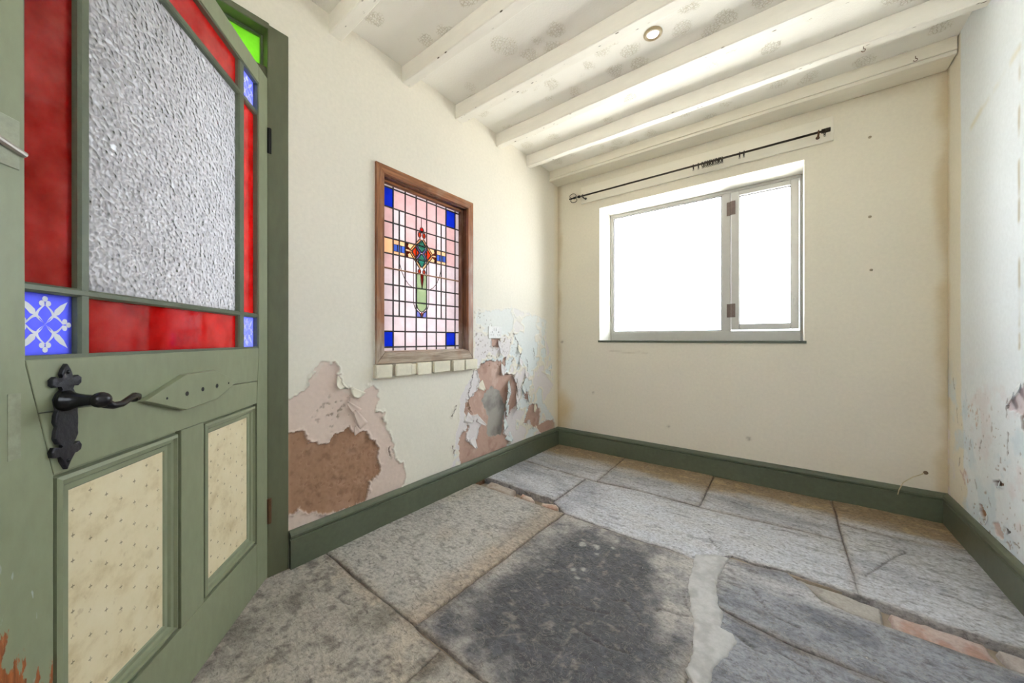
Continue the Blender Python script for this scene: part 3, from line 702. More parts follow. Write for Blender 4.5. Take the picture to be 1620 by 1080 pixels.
def slab(far, near, tone, seed, z=0., step=.0075):
    x0, x1 = far[0][0], far[-1][0]; nx = max(8, int((x1-x0)/step)); d = np.mean([p[1] for p in far])-np.mean([p[1] for p in near]); ny = max(8, int(d/step))
    u = np.linspace(0, 1, nx+1); v = np.linspace(0, 1, ny+1)
    fx = np.interp(u, np.linspace(0, 1, 64), np.interp(np.linspace(0,1,64), [(p[0]-x0)/(x1-x0) for p in far], [p[0] for p in far]))
    fy = np.interp(fx, [p[0] for p in far], [p[1] for p in far])
    n0, n1 = near[0][0], near[-1][0]; gx = n0+(n1-n0)*u; gy = np.interp(gx, [p[0] for p in near], [p[1] for p in near])
    U, V = np.meshgrid(u, v, indexing='ij')
    X = fx[:,None]*(1-V)+gx[:,None]*V; Y = fy[:,None]*(1-V)+gy[:,None]*V
    ex = np.minimum(U, 1-U)*(x1-x0); ey = np.minimum(V, 1-V)*d; e = np.minimum(ex, ey)
    wob = sstep(.05, 0, e)
    X = X+wob*.005*fbm(X*14, Y*14, 3, seed)+sstep(.03, 0, ex)*np.sign(U-.5)*.0018; Y = Y+wob*.005*fbm(X*14, Y*14, 3, seed+3)-sstep(.03, 0, ey)*np.sign(V-.5)*.0018
    Zz = z+.0035*fbm(X*2.6, Y*4, 3, seed+5)+.0022*fbm(X*11, Y*20, 4, seed+6)-.0028*sstep(.009, 0, e)*(1+.9*fbm(X*9, Y*9, 2, seed+8))
    colr = tone(X, Y, seed)
    wx = X+.004*fbm(X*40, Y*40, 2, seed+9); wyy = Y+.004*fbm(X*40, Y*40, 2, seed+10)
    for ln in CRACKS:
        if all(x0-.05 < p[0] < x1+.05 for p in ln) and near[0][1]-.3 < ln[0][1] < far[0][1]+.3:
            dd = seg_dist(wx, wyy, ln); Zz = Zz-.006*np.exp(-(dd/.0045)**2); colr = blend(colr, lin(62, 54, 46), np.exp(-(dd/.0042)**2)*.75)
    colr = blend(colr, lin(150, 128, 104), sstep(.03, 0, e+.014*fbm(X*12, Y*12, 3, seed+11))*.3)
    colr = blend(colr, lin(86, 74, 62), sstep(.007, .0, e)*.35)
    # skirts going down
    P = np.stack([X, Y, Zz], -1)
    P = np.pad(P, ((1,1),(1,1),(0,0)), mode='edge'); colr = np.pad(colr, ((1,1),(1,1),(0,0)), mode='edge')
    for sl in ((0,), (-1,)): P[sl[0], :, 2] = -.05; P[:, sl[0], 2] = -.05
    return grid_obj('flagstone', P, colr, M['stone'], floor, flip=True)

slab([(0,0),(.632,0)], [(0,-.55),(.55,-.60),(.645,-.598)], tone_back, 100)
slab([(.638,0),(1.260,0)], [(.652,-.598),(.90,-.57),(1.262,-.580)], tone_back, 112, .001)
slab([(1.268,0),(1.872,0)], [(1.268,-.582),(1.75,-.550),(1.872,-.560)], tone_back, 124, -.001)
slab([(1.880,0),(W,0)], [(1.880,-.340),(1.95,-.356),(W,-.345)], tone_back, 136, .002)
slab([(0,-.558),(.55,-.608),(.568,-.609)], [(0,-1.000),(.566,-1.012)], tone_blue, 148, .001)
slab([(.576,-.608),(.655,-.606),(.90,-.578),(1.262,-.588),(1.75,-.558),(1.872,-.568)], [(.576,-1.035),(.69,-1.116),(1.08,-1.135),(1.22,-1.118),(1.35,-1.14),(1.47,-1.0),(1.55,-1.01),(1.67,-.985),(1.874,-1.002)], tone_blue, 160)
slab([(1.880,-.348),(1.95,-.364),(W,-.353)], [(1.876,-1.000),(2.0,-1.014),(W,-1.020)], tone_blue, 172, .002)
slab([(0,-1.128),(.686,-1.124)], [(0,-2.086),(.664,-2.098)], tone_light, 184, .001)
slab([(.694,-1.124),(1.08,-1.143),(1.22,-1.128),(1.43,-1.15)], [(.672,-2.098),(1.43,-2.105)], tone_dark, 196)
slab([(1.437,-1.03),(1.55,-1.018),(1.66,-.99),(1.72,-1.05),(1.76,-1.12),(1.84,-1.14),(W,-1.145)], [(1.437,-1.374),(1.52,-1.396),(1.66,-1.426),(W,-1.412)], tone_slate, 208, -.001)
slab([(1.437,-1.382),(1.52,-1.404),(1.66,-1.434),(W,-1.42)], [(1.437,-2.10),(W,-2.10)], tone_slate, 220, .001)
slab([(0,-2.094),(.664,-2.106),(.806,-2.114)], [(0,YF),(.806,YF)], tone_tan, 232)
slab([(.814,-2.114),(1.55,-2.112)], [(.814,YF),(1.55,YF)], tone_tan, 244, .001)
slab([(1.558,-2.108),(W,-2.108)], [(1.558,YF),(W,YF)], tone_slate, 256)

def rough_block(name, poly, z0, z1, c1, c2, seed, mat, parent):
    """a worn brick or cement piece: outline filled with a fine uneven grid"""
    xs = [p[0] for p in poly]; ys = [p[1] for p in poly]; st = .004
    gx = np.arange(min(xs)-.01, max(xs)+.01+st, st); gy = np.arange(min(ys)-.01, max(ys)+.01+st, st)
    X, Y = np.meshgrid(gx, gy, indexing='ij')
    d = sdf(X+.006*fbm(X*30, Y*30, 3, seed), Y+.006*fbm(X*30, Y*30, 3, seed+2), poly)
    Z = z1-(z1-z0)*sstep(-.006, .006, d)+.003*fbm(X*22, Y*22, 4, seed+4)-.004*sstep(-.022, 0, d)
    colr = np.broadcast_to(np.array(c1[:3]), X.shape+(3,)).copy(); colr = blend(colr, c2, sstep(-.05, .4, fbm(X*16, Y*16, 4, seed+5)))
    keep = (d[:-1,:-1] < .008)
    return grid_obj(name, np.stack([X, Y, Z], -1), colr, mat, parent, keep)
for k, (pl, c1, c2, zt) in enumerate((
    ([(.075,-1.022),(.295,-1.030),(.300,-1.112),(.092,-1.116)], lin(192, 180, 168), lin(168, 150, 136), -.004),
    ([(.345,-1.040),(.43,-1.052),(.475,-1.085),(.455,-1.110),(.36,-1.085)], lin(208, 188, 172), lin(192, 154, 132), -.004),
    ([(.31,-1.075),(.36,-1.098),(.45,-1.118),(.33,-1.118)], lin(196, 160, 140), lin(178, 130, 106), -.012),
    ([(.515,-1.075),(.60,-1.045),(.635,-1.07),(.62,-1.112),(.53,-1.112)], lin(204, 184, 168), lin(186, 148, 128), -.003),
    ([(1.685,-1.012),(1.80,-1.018),(1.928,-1.030),(1.920,-1.134),(1.84,-1.134),(1.765,-1.108)], lin(176, 170, 162), lin(158, 150, 142), -.003),
    ([(1.945,-1.038),(2.03,-1.034),(2.158,-1.040),(2.172,-1.132),(2.05,-1.140),(1.945,-1.130)], lin(190, 170, 162), lin(180, 146, 132), -.009),
    ([(2.176,-1.040),(W-.03,-1.042),(W-.03,-1.130),(2.19,-1.134)], lin(182, 172, 166), lin(150, 136, 128), -.008))):
    rough_block('brick', pl, -.05, zt, c1, c2, 300+k*7, M['brick'], floor)
rough_block('cement_patch', [(1.336,-1.10),(1.40,-1.05),(1.462,-1.03),(1.444,-1.205),(1.45,-1.291),(1.465,-1.373),(1.485,-1.41),(1.488,-1.486),(1.526,-1.492),(1.535,-1.521),(1.526,-1.57),(1.489,-1.685),(1.495,-1.76),(1.463,-1.782),(1.419,-1.724),(1.424,-1.654),(1.409,-1.553),(1.385,-1.465),(1.353,-1.348),(1.342,-1.239)],
            -.02, .0065, lin(190, 189, 188), lin(172, 170, 168), 400, M['cement'], floor)

# ------------------------------------------------------------------ skirting boards
PROF = [(0, 0), (SKT, 0), (SKT, .118), (SKT-.007, .122), (SKT-.006, .126), (SKT+.001, .131), (SKT+.001, .138), (SKT-.003, .146), (SKT-.009, .151), (.006, SKH), (0, SKH)]
def skirting(name, p0, p1, nrm, m0, m1, label):
    """from p0 to p1 along a wall; nrm points into the room; m0/m1: 1 = mitred inner corner"""
    p0, p1, nrm = Vector((*p0, 0)), Vector((*p1, 0)), Vector((*nrm, 0)); d = (p1-p0).normalized(); bm = bmesh.new()
    A = [bm.verts.new(p0+nrm*t+d*(t if m0 else 0)+Vector((0,0,z))) for t, z in PROF]
    B = [bm.verts.new(p1+nrm*t-d*(t if m1 else 0)+Vector((0,0,z))) for t, z in PROF]
    n = len(PROF)
    for i in range(n): bm.faces.new((A[i], A[(i+1) % n], B[(i+1) % n], B[i]))
    bm.faces.new(A[::-1]); bm.faces.new(B)
    return tag(obj(name, bm, M['skirt']), label, 'skirting', kind='structure')
skirting('baseboard_left', (0, -2.236), (0, 0), (1, 0), 0, 1, 'green moulded skirting board below the peeling wall')
skirting('baseboard_back', (0, 0), (W, 0), (0, -1), 1, 1, 'green moulded skirting board below the white framed window')
skirting('baseboard_right', (W, 0), (W, YF), (-1, 0), 1, 0, 'green moulded skirting board below the cold white wall')

# ------------------------------------------------------------------ window in the back wall
w1 = tag(empty('window_1', (1.08, .25, IZ0)), 'white framed two light window with a bright view and a side casement', 'window', kind='structure')
def wadd(bm, x0, x1, y0, y1, z0, z1, bev=.002): return add_box(bm, x0-1.08, x1-1.08, y0-.25, y1-.25, z0-IZ0, z1-IZ0, bev)
def wbox(*a): return wadd(bmesh.new(), *a)
fr = bmesh.new()
for a in ((.4085, .428, .9500, 2.0730), (1.738, 1.7525, .9500, 2.0730), (.428, 1.738, .9500, 1.020), (.428, 1.738, 2.052, 2.0730)): wadd(fr, a[0], a[1], .238, .30, a[2], a[3])
obj('window_frame', fr, M['white'], w1)
obj('mullion', wbox(1.284, 1.339, .238, .30, 1.020, 2.052), M['white'], w1)
bd = bmesh.new()   # glazing beads of the fixed light
for a in ((.428, .434, 1.020, 2.052), (1.278, 1.284, 1.020, 2.052), (.434, 1.278, 1.020, 1.027), (.434, 1.278, 2.046, 2.052)): wadd(bd, a[0], a[1], .245, .260, a[2], a[3], 0)
obj('glazing_bead', bd, M['white'], w1)
M['gasket'] = m_plain('dark_gasket', lin(70, 64, 74), .6)
gk = bmesh.new()
for a in ((.434, .4375, 1.027, 2.046), (1.2745, 1.278, 1.027, 2.046), (.4375, 1.2745, 1.027, 1.0305), (.4375, 1.2745, 2.0425, 2.046)): wadd(gk, a[0], a[1], .252, .260, a[2], a[3], 0)
obj('gasket', gk, M['gasket'], w1)
obj('pane', wbox(.430, 1.282, .260, .264, 1.022, 2.050, 0), M['clear'], w1)
bm = bmesh.new()
for a in ((1.343, 1.393, 1.030, 2.046), (1.691, 1.735, 1.030, 2.046), (1.393, 1.691, 1.030, 1.068), (1.393, 1.691, 2.014, 2.046)): wadd(bm, a[0], a[1], .222, .285, a[2], a[3], .003)
ca = obj('casement', bm, M['white'], w1)
obj('pane', wbox(1.390, 1.694, .255, .259, 1.065, 2.017, 0), M['clear'], ca)
gk = bmesh.new()
for a in ((1.393, 1.3965, 1.068, 2.014), (1.6875, 1.691, 1.068, 2.014), (1.3965, 1.6875, 1.068, 1.0715), (1.3965, 1.6875, 2.0105, 2.014)): wadd(gk, a[0], a[1], .247, .255, a[2], a[3], 0)
obj('gasket', gk, M['gasket'], ca)
for z in (1.930, 1.172):
    hb = bmesh.new()
    wadd(hb, 1.314, 1.338, .233, .2385, z-.050, z+.050, .001); wadd(hb, 1.345, 1.370, .217, .2225, z-.050, z+.050, .001)
    add_lathe(hb, [(.005, -.050), (.005, .050)], Matrix.Translation((1.341-1.08, .228-.25, z-IZ0)), 10)
    for q in (-.03, 0, .03): add_ball(hb, (1.359-1.08, .217-.25, z+q-IZ0), .0028)
    obj('hinge', hb, M['brass'], w1)
obj('casement_stay', wbox(1.706, 1.717, .212, .223, 1.19, 1.24, .002), M['white'], w1)
obj('window_sill', wbox(.398, 1.764, -.012, .238, .9335, .9500), M['sillgreen'], w1)

# ------------------------------------------------------------------ leaded window in the left wall
w2 = tag(empty('window_2', (0, -1.4865, .831)), 'leaded stained glass window with a diamond motif in a pine frame', 'window', kind='structure')
YC0, ZC0 = -1.4865, .831
def lbox(x0, x1, y0, y1, z0, z1, bev=.0): return box(x0, x1, y0-YC0, y1-YC0, z0-ZC0, z1-ZC0, bev)
FY0, FY1, FZ0, FZ1 = -1.840, -1.134, .831, 1.863; fw = .046
def lp(u, v, d): return (d, u-YC0, v-ZC0)
for pts, mt in (([(FY0,FZ0),(FY0+fw,FZ0+fw+.012),(FY0+fw,FZ1-fw),(FY0,FZ1)], 'wood'), ([(FY1-fw,FZ0+fw+.012),(FY1,FZ0),(FY1,FZ1),(FY1-fw,FZ1-fw)], 'wood'),
                ([(FY0,FZ1),(FY0+fw,FZ1-fw),(FY1-fw,FZ1-fw),(FY1,FZ1)], 'woodh'), ([(FY0,FZ0),(FY1,FZ0),(FY1-fw,FZ0+fw+.012),(FY0+fw,FZ0+fw+.012)], 'woodh')):
    o = obj('casing_board', prism(pts, lp, -.004, .014, .003), M[mt], w2)
LI = .006
for a, mt in (((-.145, -.004, -1.800, -1.789, .885, 1.82), 'woodd'), ((-.145, -.004, -1.182, -1.170, .885, 1.82), 'woodd'), ((-.145, -.004, -1.789, -1.182, 1.810, 1.82), 'woodd'), ((-.145, -.004, -1.789, -1.182, .885, .896), 'woodh')):
    obj('lining_board', lbox(*a), M[mt], w2)
for a, mt in (((-.060, -.030, -1.200, -1.182, .896, 1.810), 'woodd'), ((-.060, -.030, -1.789, -1.775, .896, 1.810), 'woodd'), ((-.058, -.032, -1.775, -1.200, 1.797, 1.810), 'woodh')):
    obj('stop_bead', lbox(*a, .002), M[mt], w2)
CX = -1.502; GX0, GX1 = -.064, -.060
HZ = [.897, .9165, 1.003, 1.088, 1.173, 1.259, 1.342, 1.4285, 1.513, 1.600, 1.681, 1.787, 1.808]
VY = [-1.789, -1.774, -1.694, -1.6155, -1.5395, -1.4625, -1.388, -1.309, -1.230, -1.186]
def gpane(poly, mat, x0=GX0, x1=GX1, lead=False, name='glass_piece'):
    o = obj(name, prism(poly, lp, x0, x1), M[mat], w2)
    if lead:
        n = len(poly); cy = sum(p[0] for p in poly)/n; cz = sum(p[1] for p in poly)/n; bm = bmesh.new()
        pts = [lp(u, v, x1+.0005) for u, v in poly]
        add_tube(bm, pts, .003, 6, closed=True); obj('lead_edge', bm, M['lead'], o)
    return o
for i in range(len(VY)-1):
    for j in range(len(HZ)-1):
        y0, y1, z0, z1 = VY[i], VY[i+1], HZ[j], HZ[j+1]
        edge = i in (0, 8) or j in (0, 11)
        mt = 'g_clear' if edge else ('g_pink' if j >= 7 else 'g_lilac')
        if not edge and i in (1, 7) and j in (1, 10): mt = 'g_blue'
        if i in (2, 6) and 3 <= j <= 9:
            mid = (y0+y1)/2
            if j == 7 and True:
                for a, b in ((y0, mid), (mid, y1)):
                    gpane([(a,z0),(b,z0),(b,1.447),(a,1.447)], 'g_tan'); gpane([(a,1.485),(b,1.485),(b,z1),(a,z1)], 'g_tan')
                for q in range(3):
                    s = (y1-y0)/3; gpane([(y0+q*s,1.447),(y0+q*s+s,1.447),(y0+q*s+s,1.485),(y0+q*s,1.485)], 'g_square', lead=True)
            else:
                for a, b in ((y0, mid), (mid, y1)): gpane([(a,z0),(b,z0),(b,z1),(a,z1)], 'g_clear')
            continue
        if i in (3, 4, 5) and j == 7: mt = 'g_tan' if i != 4 else 'g_pink'
        if i == 1 and j in (6, 7, 8): mt = 'g_tan' if j == 7 else 'g_pink'
        gpane([(y0,z0),(y1,z0),(y1,z1),(y0,z1)], mt)
def came(p0, p1, w=.0043):
    bm = bmesh.new(); add_tube(bm, [lp(*p0, -.0600), lp(*p1, -.0600)], w, 8); return obj('lead_came', bm, M['lead'], w2)
for y in VY[1:-1]: came((y, HZ[0]), (y, HZ[-1]))
for z in HZ[1:-1]:
    if abs(z-1.342) > .01: came((VY[0], z), (VY[-1], z))
for i in (2, 6):
    mid = (VY[i]+VY[i+1])/2; came((mid, HZ[3]), (mid, HZ[10]))
S = lambda pts, f=1: [(CX+f*u, v) for u, v in pts]
P0, P1 = -.0595, -.0565
for f in (1, -1):
    gpane(S([(.012,1.556),(.086,1.470),(.072,1.470),(.004,1.546)], f), 'g_cream', P0, P1, True)
    gpane(S([(.072,1.464),(.086,1.464),(.014,1.374),(.004,1.386)], f), 'g_cream', P0, P1, True)
    gpane(S([(.020,1.468),(.044,1.499),(.068,1.468),(.044,1.437)], f), 'g_orange', P0, P1, True)
    gpane(S([(.004,1.470),(.030,1.505),(.040,1.503),(.016,1.468)], f), 'g_peri', P0, P1, True)
    gpane(S([(.004,1.466),(.016,1.468),(.040,1.433),(.030,1.431)], f), 'g_peri', P0, P1, True)
    gpane(S([(.016+.011*math.cos(a*math.pi/5), 1.576+.016*math.sin(a*math.pi/5)) for a in range(10)], f), 'g_orange', P0, P1, True)
    gpane(S([(.017+.010*math.cos(a*math.pi/5), 1.360+.013*math.sin(a*math.pi/5)) for a in range(10)], f), 'g_orange', P0, P1, True)
    gpane(S([(.076,1.473),(.113,1.473),(.113,1.511),(.094,1.506),(.100,1.490)], f), 'g_brown', P0, P1, True)
    gpane(S([(.076,1.463),(.113,1.463),(.113,1.428),(.096,1.432),(.100,1.446)], f), 'g_brown', P0, P1, True)
    gpane(S([(.003,1.104),(.037,1.132),(.037,1.090),(.008,1.090)], f), 'g_peri', P0, P1, True)
gpane(S([(0,1.548),(.030,1.507),(0,1.472),(-.030,1.507)]), 'g_teal', P0, P1, True)
gpane(S([(0,1.464),(.030,1.429),(0,1.384),(-.030,1.429)]), 'g_teal', P0, P1, True)
gpane(S([(.013*math.cos(a*math.pi/6), 1.606+.016*math.sin(a*math.pi/6)) for a in range(12)]), 'g_red', P0, P1, True)
gpane(S([(-.037,1.345),(.037,1.345),(.037,1.165),(.031,1.142),(.015,1.126),(0,1.121),(-.015,1.126),(-.031,1.142),(-.037,1.165)]), 'g_green', P0, P1, True)
gpane(S([(-.010,1.345),(.010,1.345),(.009,1.310),(0,1.259),(-.009,1.310)]), 'g_red', -.0563, -.0535, True)
gpane(S([(0,1.119),(.012,1.105),(0,1.091),(-.012,1.105)]), 'g_orange', P0, P1, True)
for f in (1, -1):
    bm = bmesh.new(); add_tube(bm, [lp(CX+f*u, v, -.0600) for u, v in ((.0565,1.435),(.0565,1.20),(.054,1.165),(.046,1.142),(.034,1.128),(.014,1.118))], .0022, 8); obj('lead_came', bm, M['lead'], w2)
    bm = bmesh.new(); add_tube(bm, [lp(CX+f*u, v, -.0600) for u, v in ((.154,1.43),(.150,1.385),(.138,1.345),(.118,1.305),(.090,1.275),(.0565,1.257))], .0020, 8); obj('lead_came', bm, M['lead'], w2)
came((CX, 1.622), (CX, 1.681), .0022)
bm = bmesh.new(); add_tube(bm, [(-.052, -1.789-YC0, 1.346-ZC0), (-.052, -1.184-YC0, 1.342-ZC0)], .0042, 8); obj('saddle_bar', bm, m_plain('copper_brown_bar', lin(150, 112, 84), .5), w2)
# painted brick sill under the frame
sill = obj('brick_sill', lbox(-.004, .014, -1.846, -1.118, .768, .829), M['mortar'], w2)
for k, (a, b) in enumerate(((-1.852,-1.757), (-1.735,-1.637), (-1.597,-1.503), (-1.478,-1.351), (-1.328,-1.232), (-1.222,-1.116))):
    bm = box(-.004, .032+.003*((k*7) % 3-1), a-YC0, b-YC0, .761+.002*(k % 2)-ZC0, .8295-ZC0, .005, 2)
    rr = random.Random(k)
    for v in bm.verts: v.co += Vector((rr.uniform(-.002,.002), rr.uniform(-.003,.003), rr.uniform(-.002,.0005)))
    obj('brick', bm, M['whitebrick'], sill)
bm = box(-.004, .026, -1.636-YC0, -1.600-YC0, .766-ZC0, .822-ZC0, .004); obj('brick', bm, M['whitebrick'], sill)

# ------------------------------------------------------------------ door frame with the green transom light
tf = tag(empty('trim_1', (0, -2.27, 0)), 'olive green door frame with a narrow green glass transom', 'door frame', kind='structure')
TY = -2.27
def fbox(x0, x1, y0, y1, z0, z1, bev=.003): return box(x0, x1, y0-TY, y1-TY, z0, z1, bev)
obj('jamb', fbox(-.155, .006, -2.3145, -2.238, 0, 2.225), M['frame_green'], tf)
obj('jamb', fbox(-.155, .008, -3.300, -3.240, 0, 2.225), M['frame_green'], tf)
obj('head', fbox(-.155, .006, -3.240, -2.308, 2.205, 2.232), M['frame_green'], tf)
obj('transom_rail', fbox(-.110, -.006, -3.240, -2.308, 2.012, 2.058), M['frame_green'], tf)
obj('transom_pane', fbox(-.062, -.058, -3.226, -2.322, 2.058, 2.196, 0), M['gtrans'], tf)
tb = bmesh.new()
for a in ((-3.240, -2.308, 2.196, 2.205), (-2.322, -2.308, 2.058, 2.196), (-3.240, -3.226, 2.058, 2.196)): add_box(tb, -.070, -.046, a[0]-TY, a[1]-TY, a[2], a[3])
obj('glazing_bead', tb, M['bar'], tf)
obj('stop', fbox(-.095, -.062, -2.322, -2.308, 0, 2.012), M['bar'], tf)

# ------------------------------------------------------------------ the open door
DA = math.radians(-40.9)
door = tag(empty('door_1', (.0072, -2.3153, 0), DA), 'open sage green panelled door with red and blue glazed upper half', 'door', kind='structure')
T0, T1 = -.040, 0.
def dp(u, v, d): return (u, d, v)
def dprism(name, pts, mat, d0=T0, d1=T1, bev=.0015, parent=None): return obj(name, prism(pts, dp, d0, d1, bev), mat, parent or door)
def rect(a, b, c, d): return [(a,c),(b,c),(b,d),(a,d)]
DW, DH = .918, 2.003; G = .0008
dprism('hinge_stile', [(0,.008),(.083,.008),(.083,.719),(.067,.917),(.068,DH),(0,DH)], M['green'])
dprism('lock_stile', [(.804,.008),(DW,.008),(DW,DH),(.851,DH),(.850,.917),(.804,.719)], M['greenworn'])
dprism('top_rail', rect(.069, .850, 1.937, DH), M['green'])
dprism('lock_rail', [(.0785+G,.802),(.829-G,.833),(.849-G,.925),(.068+G,.925)], M['green'])
dprism('lock_rail', [(.085,.718),(.803,.718),(.828-G,.8315),(.0795+G,.8005)], M['green'])
dprism('bottom_rail', rect(.084, .803, .008, .188), M['green'])
dprism('muntin', rect(.391, .484, .189, .717), M['green'])
# glazing bars
for a in ((.7285, .7505), (.160, .193)): obj('glazing_bar', box(a[0], a[1], -.036, -.005, .926, 1.937, .004), M['bar'], door)
for a in ((1.041, 1.057), (1.812, 1.831)): obj('glazing_bar', box(.068, .850, -.035, -.004, a[0], a[1], .004), M['bar'], door)
ap = bmesh.new()   # chamfered bead round the glazed opening
for pts in ([(.068,.925),(.850,.925),(.845,.932),(.073,.932)], [(.068,1.937),(.073,1.931),(.845,1.931),(.850,1.937)], [(.068,.925),(.073,.932),(.073,1.931),(.068,1.937)], [(.850,.925),(.850,1.937),(.845,1.931),(.845,.932)]):
    add_prism(ap, pts, dp, -.03, -.004)
obj('glazing_bead', ap, M['bar'], door)
cols = ((.073, .160), (.193, .7285), (.7505, .845)); rows = ((.932, 1.041), (1.057, 1.812), (1.831, 1.931))
def motif_mesh():
    bm = bmesh.new(); th = .0004
    def fl(pts): 
        a = [bm.verts.new((x, 0, z)) for x, z in pts]; b = [bm.verts.new((x, th, z)) for x, z in pts]; n = len(pts)
        bm.faces.new(a); bm.faces.new(b[::-1])
        for i in range(n): bm.faces.new((a[i], b[i], b[(i+1) % n], a[(i+1) % n]))
    for q in range(4):
        R = lambda x, z: (x*math.cos(q*math.pi/2)-z*math.sin(q*math.pi/2), x*math.sin(q*math.pi/2)+z*math.cos(q*math.pi/2))
        n = 14
        for s in (-1, 1):
            for i in range(n):
                t0, t1 = i/n, (i+1)/n
                w = lambda t: .25*math.sin(math.pi*t**.85); o = lambda t: w(t)+.03+.06*math.sin(math.pi*t)
                z = lambda t: .02+.66*t
                fl([R(s*w(t0), z(t0)), R(s*w(t1), z(t1)), R(s*o(t1), z(t1)+.02), R(s*o(t0), z(t0)+.02)])
        for dx, dz in ((-.12, .74), (.12, .74), (0, .90)):
            fl([R(dx+.10*math.cos(k*math.pi/6), dz+.10*math.sin(k*math.pi/6)) for k in range(12)])
        dg = [(.30,.30),(.36,.52),(.56,.70),(.86,.86),(.70,.56),(.52,.36)]
        fl([R(x, z) for x, z in dg])
    bmesh.ops.recalc_face_normals(bm, faces=bm.faces[:])
    me = bpy.data.meshes.new('painted_motif'); bm.to_mesh(me); bm.free(); me.materials.append(M['decal']); return me
MOT = motif_mesh()
for i, (a, b) in enumerate(cols):
    for j, (c, d) in enumerate(rows):
        corner = i != 1 and j != 1
        if corner:
            o = tag(obj('blue_pane', box(a, b, -.022, -.018, c, d), M['blue'], door), 'blue glass with a white flower cross')
            share('painted_motif', MOT, o, ((a+b)/2, -.0179, (c+d)/2), (0,0,0), ((b-a)/2*.97, 1, (d-c)/2*.93))
        elif i == 1 and j == 1: tag(obj('obscure_pane', box(a, b, -.022, -.018, c, d), M['obscure'], door), 'hammered white obscure glass')
        else: tag(obj('red_pane', box(a, b, -.022, -.018, c, d), M['red'], door), 'ruby red glass strip')
# lower panels with mouldings and wallpaper
def panel(x0, x1, z0, z1):
    steps = [(0., -.014), (.007, -.014), (.009, -.002), (.016, .001), (.019, -.006), (.027, -.007), (.031, -.012), (.041, -.012), (.046, -.0165)]
    for q in range(4):
        bm = bmesh.new(); rings = []
        for o, dpth in steps:
            cs = [(x0+o, z0+o), (x1-o, z0+o), (x1-o, z1-o), (x0+o, z1-o)]
            a, b = cs[q], cs[(q+1) % 4]; rings.append([bm.verts.new((a[0], dpth, a[1])), bm.verts.new((b[0], dpth, b[1])), bm.verts.new((b[0], -.022, b[1])), bm.verts.new((a[0], -.022, a[1]))])
        for A, B in zip(rings, rings[1:]):
            bm.faces.new((A[0], A[1], B[1], B[0])); bm.faces.new((A[3], B[3], B[2], A[2])); bm.faces.new((A[0], B[0], B[3], A[3])); bm.faces.new((A[1], A[2], B[2], B[1]))
        bm.faces.new(rings[0]); bm.faces.new(rings[-1][::-1]); obj('panel_moulding', bm, M['green'], door)
    tag(obj('panel', box(x0+.04, x1-.04, -.028, -.0145, z0+.04, z1-.04), M['wallpaper'], door), 'panel papered in cream with small dark sprigs')
panel(.484, .805, .188, .718); panel(.083, .391, .188, .718)
# plaque with screw holes
pq = dprism('wooden_plaque', [(.625,.818),(.49,.772),(.354,.779),(.245,.821),(.367,.867),(.49,.866)][::-1], M['green'], 0., .016, .002)
for (x, z), r in zip(((.548,.814),(.477,.815),(.413,.818),(.347,.819),(.287,.82)), (.003, .006, .006, .006, .003)):
    bm = bmesh.new(); add_lathe(bm, [(r, -.001), (r, .0004)], axis_m((x+.012, .0162, z), (0,1,0)), 12); obj('screw_hole', bm, M['black'], pq)
# lever handle on its iron plate
half = [(0,.915),(.006,.905),(.009,.897),(.007,.890),(.012,.888),(.020,.893),(.026,.888),(.026,.878),(.020,.873),(.016,.877),(.010,.876),(.007,.868),(.014,.862),(.019,.852),(.017,.842),(.015,.833),(.019,.824),(.020,.812),(.016,.803),(.019,.795),(.020,.783),(.015,.772),(.007,.768),(.008,.762),(.015,.766),(.022,.768),(.027,.760),(.025,.751),(.018,.748),(.014,.752),(.010,.748),(.008,.738),(0,.722)]
HXC = .788
outl = [(HXC+x, z) for x, z in half]+[(HXC-x, z) for x, z in half[-2:0:-1]]
hp = dprism('handle_plate', outl[::-1], M['iron'], 0., .008, .002); tag(hp, 'black hammered iron plate with fleur ends')
lv = bmesh.new()
add_lathe(lv, [(.019, .006), (.0185, .012), (.015, .018), (.0125, .026), (.0105, .036), (.0095, .048), (.010, .054)], axis_m((HXC+.004, 0, .848), (0,1,0)), 18)
add_ball(lv, (HXC+.006, .062, .848), .0145, u=16, v=10)
add_tube(lv, [(HXC+.004,.064,.842),(HXC-.012,.067,.834),(HXC-.03,.068,.834),(HXC-.048,.067,.841),(HXC-.064,.064,.845),(HXC-.076,.060,.842),(HXC-.080,.058,.836)], [.009,.007,.0062,.006,.0065,.0075,.006], 10)
add_ball(lv, (HXC-.072, .058, .838), .0095, 1.1, .8, .8)
obj('lever', lv, M['blackiron'], hp, True)
for z in (.900, .738): obj('screw', add_ball(bmesh.new(), (HXC, .0085, z), .0035, 1, .5, 1), M['blackiron'], hp)
# old bolt keep and filler strip on the lock stile
ob_ = obj('bolt_keep', box(.858, .915, 0., .0025, 1.235, 1.315, .001), m_paint('scraped_paint', lin(176, 180, 158), .6, .25, .4, 60), door)
bm = bmesh.new(); add_tube(bm, [(.856, .006, 1.262), (.915, .006, 1.277)], .0055, 10); obj('bolt', bm, m_plain('dull_steel', lin(178, 172, 164), .35, .7), ob_)
obj('filler_strip', box(.855, .873, 0., .0007, .765, .872), m_paint('bare_filler', lin(158, 162, 138), .6, .22, .4, 70), door)
for z in (1.756, .270):
    hb = bmesh.new(); add_lathe(hb, [(.0065, -.05), (.0065, .05)], Matrix.Translation((-.004, .006, z)), 10)
    add_box(hb, -.002, .003, -.036, .002, z-.05, z+.05); obj('hinge', hb, M['blackiron'] if z > 1 else M['rust'], door)

